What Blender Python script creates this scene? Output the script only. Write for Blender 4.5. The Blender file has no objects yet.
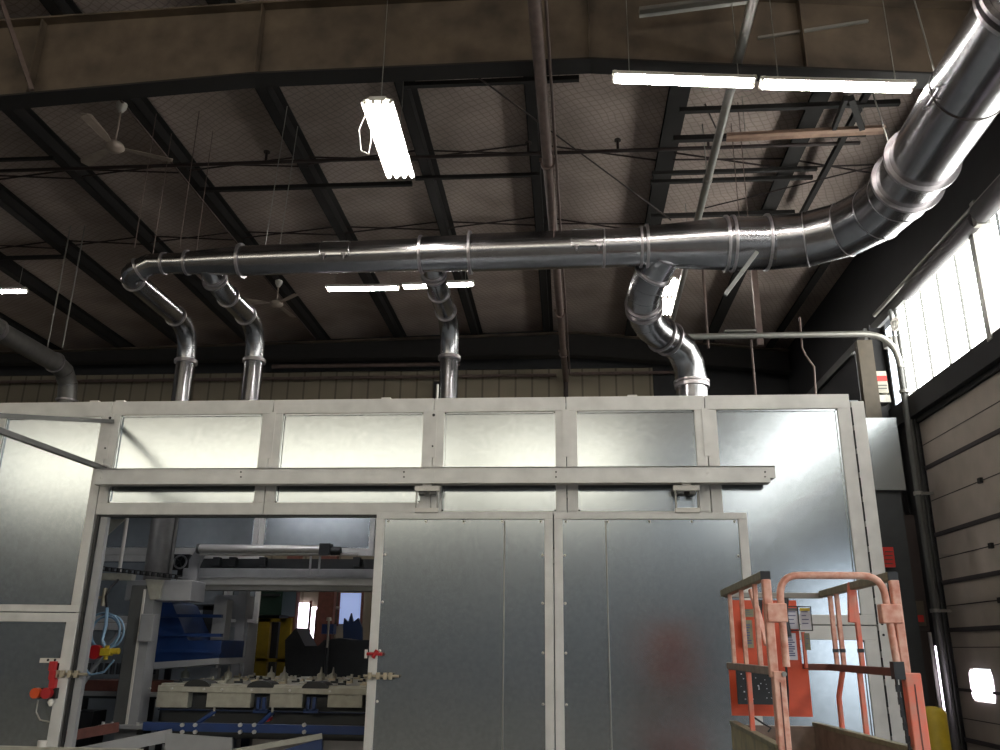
import bpy, math, random
from mathutils import Vector, Matrix
random.seed(7)
S = bpy.context.scene
COL = S.collection
# ------------------------------------------------------------ camera
FPX, EYE = 840.0, 1.6
def nrm(v): return Vector(v).normalized()
zc = nrm((32, -2575, 840)); yc = Vector((68, 275, 840)).normalized(); yc = (yc - zc*yc.dot(zc)).normalized()
xc = yc.cross(zc)
if xc[0] < 0: xc = -xc
def ray(x, y):
    d = Vector((x-500, y-375, FPX)); return Vector((d.dot(xc), d.dot(yc), d.dot(zc)))
def at(x, y, Y):
    r = ray(x, y); p = r*(Y/r.y); p.z += EYE; return p
def atz(x, y, z):
    r = ray(x, y); p = r*((z-EYE)/r.z); p.z += EYE; return p
def atx(x, y, X):
    r = ray(x, y); p = r*(X/r.x); p.z += EYE; return p
cam = bpy.data.cameras.new('camera'); cam.sensor_width = 36; cam.lens = FPX*36/1000
cam.clip_start = .05; cam.clip_end = 300
co = bpy.data.objects.new('camera', cam); COL.objects.link(co)
R = Matrix(((xc[0], -xc[1], -xc[2]), (yc[0], -yc[1], -yc[2]), (zc[0], -zc[1], -zc[2]))).to_4x4()
co.matrix_world = Matrix.Translation((0, 0, EYE)) @ R
S.camera = co
S.view_settings.view_transform = 'Standard'; S.view_settings.look = 'None'
S.view_settings.exposure = 1.12; S.view_settings.gamma = 1.0
S.view_settings.use_curve_mapping = False
S.cycles.use_denoising = True
S.cycles.max_bounces = 8; S.cycles.diffuse_bounces = 4; S.cycles.glossy_bounces = 4
S.cycles.sample_clamp_indirect = 4.0; S.cycles.caustics_reflective = False

# ------------------------------------------------------------ materials
def srgb(r, g, b):
    f = lambda c: (c/255/12.92) if c/255 <= .04045 else ((c/255+.055)/1.055)**2.4
    return (f(r), f(g), f(b), 1)
def mat(name, col, rough=.5, metal=0., noise=.0, scale=8., bump=0., bscale=30., emit=None, estr=0., stretch=None, rnoise=0., spec=None, c2=None):
    m = bpy.data.materials.new(name); m.use_nodes = True
    N = m.node_tree.nodes; L = m.node_tree.links; b = N['Principled BSDF']
    if len(col) == 3: col = srgb(*col)
    b.inputs['Base Color'].default_value = col
    b.inputs['Roughness'].default_value = rough; b.inputs['Metallic'].default_value = metal
    if spec is not None: b.inputs['Specular IOR Level'].default_value = spec
    if emit:
        b.inputs['Emission Color'].default_value = srgb(*emit); b.inputs['Emission Strength'].default_value = estr
    if noise or bump or rnoise:
        tc = N.new('ShaderNodeTexCoord'); mp = N.new('ShaderNodeMapping')
        L.new(tc.outputs['Object'], mp.inputs['Vector'])
        if stretch: mp.inputs['Scale'].default_value = stretch
        nt = N.new('ShaderNodeTexNoise'); nt.inputs['Scale'].default_value = scale; nt.inputs['Detail'].default_value = 6
        L.new(mp.outputs[0], nt.inputs['Vector'])
        if noise:
            rp = N.new('ShaderNodeValToRGB'); rp.color_ramp.elements[0].position = .3; rp.color_ramp.elements[1].position = .7
            lo = c2 if c2 else tuple(c*(1-noise) for c in col[:3])+(1,)
            hi = tuple(min(1, c*(1+noise*.6)) for c in col[:3])+(1,)
            if c2 and len(c2) == 3: lo = srgb(*c2)
            rp.color_ramp.elements[0].color = lo; rp.color_ramp.elements[1].color = hi
            L.new(nt.outputs[0], rp.inputs[0]); L.new(rp.outputs[0], b.inputs['Base Color'])
        if rnoise:
            mr = N.new('ShaderNodeMapRange'); mr.inputs[3].default_value = rough-rnoise; mr.inputs[4].default_value = rough+rnoise
            L.new(nt.outputs[0], mr.inputs[0]); L.new(mr.outputs[0], b.inputs['Roughness'])
        if bump:
            n2 = N.new('ShaderNodeTexNoise'); n2.inputs['Scale'].default_value = bscale; n2.inputs['Detail'].default_value = 3
            L.new(mp.outputs[0], n2.inputs['Vector'])
            bp = N.new('ShaderNodeBump'); bp.inputs['Strength'].default_value = bump; bp.inputs['Distance'].default_value = .01
            L.new(n2.outputs[0], bp.inputs['Height']); L.new(bp.outputs[0], b.inputs['Normal'])
    return m
M_ = {}
M_['frame'] = mat('painted_grey_steel', (206, 204, 200), .5, .1, noise=.12, scale=5)
M_['sheet'] = mat('galvanized_sheet', (158, 163, 166), .20, .95, noise=.10, scale=26, rnoise=.015)
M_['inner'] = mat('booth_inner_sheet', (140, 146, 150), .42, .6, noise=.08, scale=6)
M_['duct'] = mat('spiral_galvanized_duct', (150, 149, 151), .24, 1., noise=.10, scale=9, rnoise=.03)
M_['ductold'] = mat('dull_galvanized_duct', (112, 110, 107), .42, .5, noise=.15, scale=9)
M_['flange'] = mat('duct_flange_steel', (165, 160, 162), .35, .9, noise=.15, scale=30)
M_['girder'] = mat('brown_primed_steel', (96, 82, 68), .6, .1, noise=.35, scale=2.2, c2=(66, 56, 47))
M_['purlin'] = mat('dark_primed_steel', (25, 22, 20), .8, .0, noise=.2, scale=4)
M_['rod'] = mat('dark_pipe_steel', (52, 42, 40), .55, .3)
M_['pipe'] = mat('dusty_brown_pipe', (98, 82, 76), .55, .2, noise=.25, scale=8)
M_['conduit'] = mat('galvanized_conduit', (150, 148, 142), .35, .6, noise=.1, scale=9)
M_['white'] = mat('white_enamel', (205, 200, 192), .45)
M_['fanw'] = mat('dusty_cream_enamel', (170, 155, 142), .5, noise=.15)
M_['black'] = mat('black_plastic', (22, 22, 24), .45)
M_['dark'] = mat('dark_machine_paint', (34, 36, 38), .5, noise=.2)
M_['blue'] = mat('blue_machine_paint', (18, 48, 98), .4, noise=.2, scale=5)
M_['navy'] = mat('navy_machine_paint', (14, 34, 66), .45, noise=.2, scale=5)
M_['mach'] = mat('grey_machine_paint', (152, 152, 153), .45, .1, noise=.1, scale=5)
M_['tray'] = mat('light_tray_steel', (166, 163, 150), .45, .2, noise=.15, scale=12)
M_['roller'] = mat('polished_roller', (198, 196, 192), .3, .45)
M_['rust'] = mat('red_brown_painted_steel', (104, 62, 52), .6, noise=.25, scale=10)
M_['orange'] = mat('weathered_orange_paint', (214, 96, 72), .5, noise=.4, scale=14, c2=(204, 134, 114))
M_['orange_pale'] = mat('paint_worn_orange_tube', (208, 166, 148), .5, noise=.3, scale=24, c2=(198, 128, 106))
M_['panelorange'] = mat('orange_sheet', (214, 84, 50), .45, noise=.15, scale=8)
M_['alu'] = mat('weathered_rail', (128, 124, 100), .5, .1, noise=.3, scale=20)
M_['deck'] = mat('brown_dirty_deck', (140, 122, 112), .6, .2, noise=.3, scale=12)
M_['toe'] = mat('dirty_yellow_grey_board', (150, 138, 104), .6, noise=.35, scale=9, c2=(112, 112, 98))
M_['speck'] = mat('speckled_black_sheet', (30, 32, 34), .5)
M_['yellow'] = mat('yellow_paint', (196, 168, 44), .5, noise=.15)
M_['yellowm'] = mat('yellow_machine_paint', (132, 110, 16), .5, noise=.15)
M_['red'] = mat('red_plastic', (168, 30, 34), .4)
M_['redd'] = mat('red_sign', (190, 40, 32), .5)
M_['amber'] = mat('orange_plastic', (196, 74, 28), .35)
M_['brass'] = mat('dull_zinc_hardware', (168, 158, 138), .4, .6)
M_['hose'] = mat('pale_blue_hose', (130, 160, 185), .3)
M_['paper'] = mat('paper_label', (200, 198, 206), .6)
M_['print'] = mat('printed_ink', (84, 84, 120), .6)
M_['green'] = mat('dark_green_paint', (20, 44, 34), .5)
M_['door'] = mat('overhead_door_panel', (176, 166, 156), .6, noise=.10, scale=3)
M_['doorrib'] = mat('door_joint_dark', (58, 54, 56), .6)
M_['liner'] = mat('dark_wall_liner', (36, 36, 38), .75, noise=.15, scale=3)
M_['wallg'] = mat('grey_block_wall', (158, 166, 178), .8, noise=.12, scale=3)
M_['column'] = mat('grey_column_steel', (92, 92, 90), .55, .2, noise=.15, scale=5)
M_['concrete'] = mat('smooth_concrete', (120, 116, 110), .6, noise=.18, scale=1.5)
M_['tan'] = mat('tan_post', (78, 69, 55), .6, noise=.15)
M_['warm_lit'] = mat('warm_lit_channel', (150, 122, 104), .6, noise=.2, scale=10)  # warm lamp light on the unlit fixture put into its base colour
M_['tube'] = mat('lit_fluorescent_tube', (255, 255, 255), .4, emit=(255, 250, 244), estr=42)
M_['tubedim'] = mat('booth_fluorescent_tube', (255, 255, 255), .4, emit=(250, 250, 255), estr=16)
M_['daywin'] = mat('daylit_translucent_panel', (240, 244, 250), .5, emit=(255, 247, 224), estr=3.9)
M_['dayright'] = mat('sunlit_translucent_panel', (240, 244, 250), .5, emit=(250, 250, 244), estr=5.2)
M_['dayfar'] = mat('distant_daylit_glazing', (200, 215, 240), .5, emit=(150, 170, 225), estr=.28)
M_['dayhot'] = mat('bright_daylit_glazing', (240, 240, 250), .5, emit=(250, 236, 255), estr=3.)

def ribbed(name, c, cd, period, width, axis='X', rough=.7):
    m = bpy.data.materials.new(name); m.use_nodes = True
    N = m.node_tree.nodes; L = m.node_tree.links; b = N['Principled BSDF']; b.inputs['Roughness'].default_value = rough
    tc = N.new('ShaderNodeTexCoord'); sp = N.new('ShaderNodeSeparateXYZ'); L.new(tc.outputs['Object'], sp.inputs[0])
    a = N.new('ShaderNodeMath'); a.operation = 'DIVIDE'; a.inputs[1].default_value = period; L.new(sp.outputs[axis], a.inputs[0])
    f = N.new('ShaderNodeMath'); f.operation = 'FRACT'; L.new(a.outputs[0], f.inputs[0])
    lt = N.new('ShaderNodeMath'); lt.operation = 'LESS_THAN'; lt.inputs[1].default_value = width; L.new(f.outputs[0], lt.inputs[0])
    nt = N.new('ShaderNodeTexNoise'); nt.inputs['Scale'].default_value = 1.2; L.new(tc.outputs['Object'], nt.inputs['Vector'])
    mx = N.new('ShaderNodeMix'); mx.data_type = 'RGBA'; mx.inputs[6].default_value = srgb(*c); mx.inputs[7].default_value = srgb(*cd)
    L.new(lt.outputs[0], mx.inputs[0])
    m2 = N.new('ShaderNodeMix'); m2.data_type = 'RGBA'; m2.blend_type = 'MULTIPLY'; m2.inputs[0].default_value = .35
    L.new(mx.outputs[2], m2.inputs[6]); L.new(nt.outputs[0], m2.inputs[7]); L.new(m2.outputs[2], b.inputs['Base Color'])
    return m
M_['siding'] = ribbed('beige_ribbed_siding', (136, 126, 108), (104, 95, 80), .42, .12)
# roof insulation held up by hexagonal wire netting
def netting():
    m = bpy.data.materials.new('netted_roof_insulation'); m.use_nodes = True
    N = m.node_tree.nodes; L = m.node_tree.links; b = N['Principled BSDF']; b.inputs['Roughness'].default_value = .75
    tc = N.new('ShaderNodeTexCoord')
    outs = []
    for ang in (28, -62):
        mp = N.new('ShaderNodeMapping'); mp.inputs['Rotation'].default_value = (0, 0, math.radians(ang)); L.new(tc.outputs['Object'], mp.inputs[0])
        sp = N.new('ShaderNodeSeparateXYZ'); L.new(mp.outputs[0], sp.inputs[0])
        nz = N.new('ShaderNodeTexNoise'); nz.inputs['Scale'].default_value = 1.3; L.new(tc.outputs['Object'], nz.inputs['Vector'])
        ad = N.new('ShaderNodeMath'); ad.operation = 'MULTIPLY_ADD'; ad.inputs[1].default_value = .22; L.new(nz.outputs[0], ad.inputs[0]); L.new(sp.outputs['X'], ad.inputs[2])
        a = N.new('ShaderNodeMath'); a.operation = 'DIVIDE'; a.inputs[1].default_value = .105; L.new(ad.outputs[0], a.inputs[0])
        f = N.new('ShaderNodeMath'); f.operation = 'FRACT'; L.new(a.outputs[0], f.inputs[0])
        lt = N.new('ShaderNodeMath'); lt.operation = 'LESS_THAN'; lt.inputs[1].default_value = .16; L.new(f.outputs[0], lt.inputs[0])
        outs.append(lt)
    mxm = N.new('ShaderNodeMath'); mxm.operation = 'MAXIMUM'; L.new(outs[0].outputs[0], mxm.inputs[0]); L.new(outs[1].outputs[0], mxm.inputs[1])
    sc = N.new('ShaderNodeMath'); sc.operation = 'MULTIPLY'; sc.inputs[1].default_value = .36; L.new(mxm.outputs[0], sc.inputs[0])
    nt = N.new('ShaderNodeTexNoise'); nt.inputs['Scale'].default_value = .9; nt.inputs['Detail'].default_value = 5; L.new(tc.outputs['Object'], nt.inputs['Vector'])
    rp = N.new('ShaderNodeValToRGB'); rp.color_ramp.elements[0].color = srgb(146, 132, 123); rp.color_ramp.elements[1].color = srgb(186, 170, 161)
    rp.color_ramp.elements[0].position = .3; rp.color_ramp.elements[1].position = .7
    L.new(nt.outputs[0], rp.inputs[0])
    mx = N.new('ShaderNodeMix'); mx.data_type = 'RGBA'; L.new(sc.outputs[0], mx.inputs[0]); L.new(rp.outputs[0], mx.inputs[6]); mx.inputs[7].default_value = srgb(84, 74, 70)
    L.new(mx.outputs[2], b.inputs['Base Color'])
    bp = N.new('ShaderNodeBump'); bp.inputs['Strength'].default_value = .5; bp.inputs['Distance'].default_value = .05
    L.new(nt.outputs[0], bp.inputs['Height']); L.new(bp.outputs[0], b.inputs['Normal'])
    return m
M_['roof'] = netting()

# ------------------------------------------------------------ mesh helpers
class MB:
    def __init__(s): s.v = []; s.f = []; s.sm = []
    def add(s, vs, fs, smooth=False):
        o = len(s.v); s.v += [tuple(v) for v in vs]; s.f += [tuple(i+o for i in f) for f in fs]; s.sm += [smooth]*len(fs); return s
    def box(s, x0, x1, y0, y1, z0, z1):
        x0, x1 = sorted((x0, x1)); y0, y1 = sorted((y0, y1)); z0, z1 = sorted((z0, z1))
        v = [(x0,y0,z0),(x1,y0,z0),(x1,y1,z0),(x0,y1,z0),(x0,y0,z1),(x1,y0,z1),(x1,y1,z1),(x0,y1,z1)]
        return s.add(v, [(0,3,2,1),(4,5,6,7),(0,1,5,4),(1,2,6,5),(2,3,7,6),(3,0,4,7)])
    def prism(s, pts, d):
        n = len(pts); d = Vector(d); a = [Vector(p) for p in pts]; v = a+[p+d for p in a]
        nn = sum(((a[i]-a[0]).cross(a[(i+1)%n]-a[0]) for i in range(n)), Vector())
        fs = [tuple(range(n)), tuple(range(2*n-1, n-1, -1))]+[(i, i+n, (i+1)%n+n, (i+1)%n) for i in range(n)]
        if nn.dot(d) > 0: fs = [tuple(reversed(f)) for f in fs]
        return s.add(v, fs)
    def bar(s, a, b, w, h, up=(0,0,1)):
        a = Vector(a); b = Vector(b); t = (b-a).normalized(); u = Vector(up)
        if abs(t.dot(u)) > .98: u = Vector((0,1,0))
        sd = t.cross(u).normalized(); u = sd.cross(t).normalized()
        q = [a+sd*w/2*i+u*h/2*j for i, j in ((-1,-1),(1,-1),(1,1),(-1,1))]
        return s.prism(q, b-a)
    def sweep(s, pts, rs, n=20, caps=True, smooth=True):
        pts = [Vector(p) for p in pts]
        if not isinstance(rs, (list, tuple)): rs = [rs]*len(pts)
        T = []
        for i in range(len(pts)):
            t = Vector()
            if i: t += (pts[i]-pts[i-1]).normalized()
            if i < len(pts)-1: t += (pts[i+1]-pts[i]).normalized()
            T.append(t.normalized())
        u = Vector((0,0,1)) if abs(T[0].z) < .9 else Vector((0,1,0))
        u = (u-T[0]*u.dot(T[0])).normalized(); V = []
        for i, p in enumerate(pts):
            if i:
                u = (T[i-1].rotation_difference(T[i])) @ u
                u = (u-T[i]*u.dot(T[i])).normalized()
            w = T[i].cross(u)
            V += [p+(u*math.cos(2*math.pi*k/n)+w*math.sin(2*math.pi*k/n))*rs[i] for k in range(n)]
        F = [(i*n+k, i*n+(k+1)%n, (i+1)*n+(k+1)%n, (i+1)*n+k) for i in range(len(pts)-1) for k in range(n)]
        s.add(V, F, smooth)
        if caps:
            m = (len(pts)-1)*n
            s.add(V[:n], [tuple(range(n-1, -1, -1))]); s.add(V[m:], [tuple(range(n))])
        return s
    def cyl(s, a, b, r, n=16): return s.sweep([a, b], r, n)
    def ring(s, c, axis, r0, w, n=32, r1=None):
        """collar round a pipe: outer radius r0, width w, inner radius r1"""
        c = Vector(c); a = Vector(axis).normalized(); r1 = r1 or r0*.9
        u = Vector((0,0,1)) if abs(a.z) < .9 else Vector((0,1,0)); u = (u-a*u.dot(a)).normalized(); v = a.cross(u)
        P = lambda r, h: [c+a*h+(u*math.cos(2*math.pi*k/n)+v*math.sin(2*math.pi*k/n))*r for k in range(n)]
        V = P(r1, -w/2)+P(r0, -w/2)+P(r0, w/2)+P(r1, w/2)
        F = [(j*n+k, j*n+(k+1)%n, ((j+1)%4)*n+(k+1)%n, ((j+1)%4)*n+k) for j in range(4) for k in range(n)]
        return s.add(V, F)
    def build(s, name, m, parent=None, bevel=0.):
        me = bpy.data.meshes.new(name); me.from_pydata(s.v, [], s.f); me.update()
        me.polygons.foreach_set('use_smooth', s.sm)
        me.materials.append(M_[m] if isinstance(m, str) else m)
        o = bpy.data.objects.new(name, me); COL.objects.link(o)
        if parent:
            o.parent = parent
            if parent.type == 'EMPTY': o.matrix_parent_inverse = parent.matrix_basis.inverted()
        if bevel:
            b = o.modifiers.new('bevel', 'BEVEL'); b.width = bevel; b.segments = 2; b.limit_method = 'ANGLE'
        return o
def tag(o, label=None, cat=None, group=None, kind=None):
    for k, v in (('label', label), ('category', cat), ('group', group), ('kind', kind)):
        if v: o[k] = v
    return o
def thing(name, loc, label, cat, group=None):
    o = bpy.data.objects.new(name, None); COL.objects.link(o); o.location = loc; o.empty_display_size = .1
    return tag(o, label, cat, group)
def struct(mb, name, m, label=None, parent=None):
    o = mb.build(name, m, parent); 
    if not parent: o['kind'] = 'structure'; o['category'] = 'room'
    if label: o['label'] = label
    return o
KIDS = {}
def copy_tree(o, parent=None):
    c = o.copy(); COL.objects.link(c)
    if parent: c.parent = parent
    for ch in list(o.children): copy_tree(ch, c)
    return c
def arc(p0, p1, p2, n=5):
    """quadratic bend between p0 and p2 with corner p1"""
    p0, p1, p2 = map(Vector, (p0, p1, p2))
    return [p0*(1-t)**2+p1*2*t*(1-t)+p2*t*t for t in [i/n for i in range(n+1)]]

# ------------------------------------------------------------ building shell
RX = -.35
def zr(X):                         # underside of the purlins
    return 9.16-(.025*(RX-X) if X < RX else .11*(X-RX))
XL, XR, YB, YE = -21., 5.5, -12., 20.2
struct(MB().box(XL, XR+8, YB, YE+1, -.1, 0), 'floor', 'concrete')
roof = MB()
for a, b in ((XL, RX), (RX, XR+.3)):
    roof.prism([(a, YB, zr(a)+.22), (b, YB, zr(b)+.22), (b, YB, zr(b)+.32), (a, YB, zr(a)+.32)], (0, YE-YB+.2, 0))
struct(roof, 'ceiling', 'roof')
# far end wall: beige ribbed siding below, dark liner above and at the right
struct(MB().box(XL, -.2, YE, YE+.15, 0, 8.35), 'wall_back', 'siding')
struct(MB().box(-.2, 2.2, YE, YE+.15, 0, 8.35), 'wall_back', 'siding')
struct(MB().box(2.2, XR+.2, YE-.05, YE+.15, 0, 8.35), 'wall_back', 'liner')
struct(MB().box(XL, -.2, YE-.06, YE+.15, 8.35, 9.5).box(-.2, XR+.2, YE-.06, YE+.15, 8.35, 9.5), 'wall_back', 'liner')
struct(MB().box(XL-.15, XL, YB, YE+.15, 0, 9.3), 'wall_left', 'wallg')
# rear wall behind the camera with a clerestory
struct(MB().box(XL, XR+.15, YB-.15, YB, 0, 6.95).box(XL, XR+.15, YB-.15, YB, 8.6, 9.5).box(2.1, XR+.15, YB-.15, YB, 6.95, 8.6).box(-3.9, -3., YB-.15, YB, 6.95, 8.6), 'wall_front', 'wallg')
nwin = 1
for x0, x1 in ((-20.8, -17.2), (-17, -13.4), (-13.2, -9.6), (-9.4, -6.6), (-6.4, -3.9), (-3.0, -.4), (-.2, 2.1)):
    w = struct(MB().box(x0, x1, YB-.1, YB-.06, 6.95, 8.6), 'window_%d' % nwin, 'daywin'); nwin += 1
    f = MB()
    for k in range(4):
        X = x0+(x1-x0)*k/3; f.box(X-.03, X+.03, YB-.13, YB, 6.95, 8.6)
    f.build('window_frame', 'frame', w)
# right wall: liner, window strip, sill, door zone
DY0, DY1, DZ = 7.0, 13.25, 5.05
wr = MB().box(XR, XR+.2, YB, YE, 7.07, 8.75).box(XR, XR+.2, 15.5, YE, 5.46, 7.07)
wr.box(XR, XR+.2, DY1, YE, 0, 5.46).box(XR, XR+.2, 3.2, DY0, 0, 5.46).box(XR, XR+.2, YB, -4., 0, 5.46)
wr.box(XR, XR+.2, -4., 3.2, 3.0, 5.46).box(XR, XR+.2, DY0, DY1, DZ, 5.46)
struct(wr, 'wall_right', 'liner')
def win_strip(y0, y1):
    global nwin
    w = struct(MB().box(XR+.06, XR+.1, y0, y1, 5.46, 7.07), 'window_%d' % nwin, 'dayright'); nwin += 1
    f = MB(); n = max(1, round((y1-y0)/.62))
    for k in range(n+1):
        Y = y0+(y1-y0)*k/n; f.box(XR+.03, XR+.06, Y-.012, Y+.012, 5.46, 7.07)
    f.build('window_frame', 'column', w)
    return w
for y0, y1 in ((-11.5, -8.1), (-8, -4.6), (-4.5, -1.1), (-1, 2.4), (2.5, 5.9), (6, 9.9), (10.05, 13.75), (14.2, 15.5)):
    win_strip(y0, y1)
struct(MB().box(XR-.10, XR, -11.9, YE-.1, 5.13, 5.47), 'trim_1', 'liner')
struct(MB().box(XR-.06, XR, -11.9, YE-.1, 7.0, 7.16), 'trim_2', 'column')
for k, Y in enumerate((-4.55, -1.05, 2.45, 5.95, atx(982, 290, XR-.1).y)):
    struct(MB().box(XR-.12, XR+.1, Y-.06, Y+.06, 5.4, 7.1), 'trim_%d' % (3+k), 'conduit')
# overhead sectional door
d = bpy.data.objects.new('door_1', None); COL.objects.link(d); d.location = (XR, DY1, 0); d['kind'] = 'structure'
seams = [0., .47, 1.13, 1.94, 2.61, 3.31, 4.33, DZ]
for a, b in zip(seams, seams[1:]):
    p = MB()
    if a == .47:                                    # section with the vision window
        p.box(XR+.05, XR+.1, DY0, DY1, a, 1.0).box(XR+.05, XR+.1, DY0, 12.2, 1.0, b).box(XR+.05, XR+.1, 12.8, DY1, 1.0, b)
    elif a == 1.13:
        p.box(XR+.05, XR+.1, DY0, DY1, 1.42, b).box(XR+.05, XR+.1, DY0, 12.2, a, 1.42).box(XR+.05, XR+.1, 12.8, DY1, a, 1.42)
    else: p.box(XR+.05, XR+.1, DY0, DY1, a, b)
    p.build('door_panel', 'door', d)
jn = MB()
for a in seams[1:-1]:
    if a == 1.13: jn.box(XR+.03, XR+.06, DY0, 12.2, a-.02, a+.02).box(XR+.03, XR+.06, 12.8, DY1, a-.02, a+.02)
    else: jn.box(XR+.03, XR+.06, DY0, DY1, a-.03, a+.03)
jn.build('door_joint', 'doorrib', d)
mid = MB()
for a, b in zip(seams, seams[1:]):
    z = (a+b)/2 if a != .47 else .75
    if a == 1.13: z = 1.7
    mid.box(XR+.043, XR+.055, DY0, DY1, z-.006, z+.006)
mid.build('door_crease', 'doorrib', d)
for z in (3.82, 2.96, 2.27, 1.7):
    MB().box(XR+.01, XR+.06, 11.55, 11.63, z-.035, z+.035).build('door_hinge', 'black', d)
pane = []
cy, cz, hy, hz = 12.5, 1.21, .33, .20
for k in range(24):
    t = 2*math.pi*k/24; c_, s_ = math.cos(t), math.sin(t)
    pane.append((XR+.04, cy+hy*abs(c_)**.35*(1 if c_ > 0 else -1), cz+hz*abs(s_)**.35*(1 if s_ > 0 else -1)))
MB().prism(pane, (.03, 0, 0)).build('door_window', 'dayhot', d)
struct(MB().box(XR-.02, XR+.02, DY1, DY1+.12, 0, 5.2), 'trim_8', 'column')
# daylight gap beside the overhead door
struct(MB().box(XR-.012, XR-.002, 13.5, 13.72, .3, 1.72), 'window_%d' % nwin, 'dayhot'); nwin += 1
# window slits in the far wall seen through the booth
def endwin(px0, px1, py0, py1, m):
    global nwin
    a = at(px0, py0, YE-.08); b = at(px1, py1, YE-.08)
    w = struct(MB().box(a.x, b.x, YE-.09, YE-.07, a.z, b.z), 'window_%d' % nwin, m); nwin += 1
    MB().box(a.x-.05, a.x, YE-.12, YE-.06, b.z-.05, a.z+.05).box(b.x, b.x+.05, YE-.12, YE-.06, b.z-.05, a.z+.05).build('window_frame', 'rust', w)
endwin(299, 308, 603, 628, 'dayhot'); endwin(304, 308, 632, 639, 'dayhot'); endwin(312, 315, 607, 640, 'dayhot'); endwin(318, 320, 612, 640, 'dayhot')
endwin(341, 360, 593, 624, 'dayfar')
# outside ground beyond the open dock door
g = MB().box(XR+.3, 40, -30, 30, -.15, -.05).build('floor', 'concrete'); g['kind'] = 'structure'

# ------------------------------------------------------------ roof steel
PX = [-19.3, -17.35, -15.4, -13.4, -11.4, -9.75, -7.98, -6.15, -4.15, -2.18, -.37, 1.72, 3.6, 5.0]
def side(i, n): return 'counted from the left of the picture'
PLAB = {-11.4: 'farthest left dark roof purlin above the short lit strip light',
        -9.75: 'dark roof purlin entering at the left edge below the first fan',
        -7.98: 'thick dark roof purlin running down to the left end of the silver duct',
        -6.15: 'dark roof purlin with a thin conduit, just right of the nearer ceiling fan',
        -4.15: 'dark roof purlin between the nearer fan and the four-lamp light',
        -2.18: 'dark roof purlin passing just behind the four-lamp light',
        -.37: 'dark ridge purlin hidden behind the brown overhead pipe',
        1.72: 'wide dark roof purlin just left of the pale conduit',
        3.6: 'wide dark roof purlin behind the unlit strip fixture',
        5.0: 'dark roof purlin nearest the windowed right wall, below the duct elbow'}
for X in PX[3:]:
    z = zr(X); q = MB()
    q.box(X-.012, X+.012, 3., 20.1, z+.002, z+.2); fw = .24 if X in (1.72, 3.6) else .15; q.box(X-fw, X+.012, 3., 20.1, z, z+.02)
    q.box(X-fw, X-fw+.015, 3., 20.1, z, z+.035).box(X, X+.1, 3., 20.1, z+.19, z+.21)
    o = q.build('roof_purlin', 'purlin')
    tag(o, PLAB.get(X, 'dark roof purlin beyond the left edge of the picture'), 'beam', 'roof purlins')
GY = 8.2
def gb(X): return 8.06-(.103*(X-.34) if X > .34 else (.003*(.34-X) if X > -3.65 else .012+.058*(-3.65-X)))
g = thing('roof_girder', (0.34, GY, gb(.34)), 'deep brown steel girder crossing the whole top of the picture', 'girder')
def gird(root, y, top, bot, xs, w=.26, m='girder'):
    web = MB(); fl = MB(); tf = MB()
    for a, b in zip(xs, xs[1:]):
        web.prism([(a, y-.006, bot(a)), (b, y-.006, bot(b)), (b, y-.006, top(b)), (a, y-.006, top(a))], (0, .012, 0))
        fl.prism([(a, y-w/2, bot(a)), (b, y-w/2, bot(b)), (b, y-w/2, bot(b)-.025), (a, y-w/2, bot(a)-.025)], (0, w, 0))
        tf.prism([(a, y-w/2, top(a)), (b, y-w/2, top(b)), (b, y-w/2, top(b)-.025), (a, y-w/2, top(a)-.025)], (0, w, 0))
    web.build('web', m, root); fl.build('bottom_flange', 'purlin', root); tf.build('top_flange', 'girder', root)  # bottom flange gets a darker material, underside shade put into the colour
gird(g, GY, lambda X: zr(X)-.002, gb, (-14, -3.65, .34, 5.45))
for X in (-6.42, -3.62, .34, 2.75, 4.9):
    MB().box(X-.008, X+.008, GY-.12, GY+.12, gb(X), zr(X)-.03).build('stiffener', 'girder', g)
MB().bar(at(758, 38, GY-.03), at(868, 21, GY-.03), .03, .03).build('conduit', 'conduit', g)
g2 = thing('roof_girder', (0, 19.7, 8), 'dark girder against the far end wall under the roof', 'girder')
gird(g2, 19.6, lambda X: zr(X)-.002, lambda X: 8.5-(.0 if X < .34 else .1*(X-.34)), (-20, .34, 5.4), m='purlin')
b = MB().bar(at(1, 0, 7.75), at(32, 90, 8.03), .05, .05)
tag(b.build('flange_brace', 'pipe'), 'thin rusty brace rod slanting across the girder at the top left', 'brace')
# purlin bridging, sprinkler line and rods
def rod(name, a, b, r, m, label, cat, group=None):
    o = MB().cyl(a, b, r, 8).build(name, m); return tag(o, label, cat, group)
sp = thing('sprinkler_pipe', (-2.5, 10.87, 8.55), 'thin sprinkler pipe crossing the roof above the silver duct', 'pipe')
MB().cyl((-9.6, 10.87, 8.62), (4.3, 10.87, 8.62), .028, 10).build('pipe_run', 'rod', sp)
for px in (258, 528, 618, 708):
    X = atz(px, 150, 8.62).x
    MB().cyl((X, 10.87, 8.62), (X, 10.87, 8.80), .02, 8).cyl((X, 10.87, 8.79), (X, 10.87, 8.81), .05, 10).build('sprinkler_head', 'rod', sp)
def strut(x0, x1, Y, w, label):
    z = min(zr(x0), zr(x1))-w/2
    tag(MB().box(x0, x1, Y-w/2, Y+w/2, z-w/2, z+w/2-.002).build('roof_strut', 'purlin'), label, 'strut', 'cross struts below the purlins')
strut(-2.18, .25, 9.75, .07, 'short dark strut just below the girder, left end behind the four-lamp light')
strut(-6.2, -2.5, 12.2, .07, 'dark cross strut in the bay left of the four-lamp light')
strut(-2.45, -.37, 12.2, .06, 'dark cross strut just left of the brown overhead pipe, above the duct')
strut(-9.9, -8., 10.98, .05, 'thin dark strut at the left edge beside the nearer fan')
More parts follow.
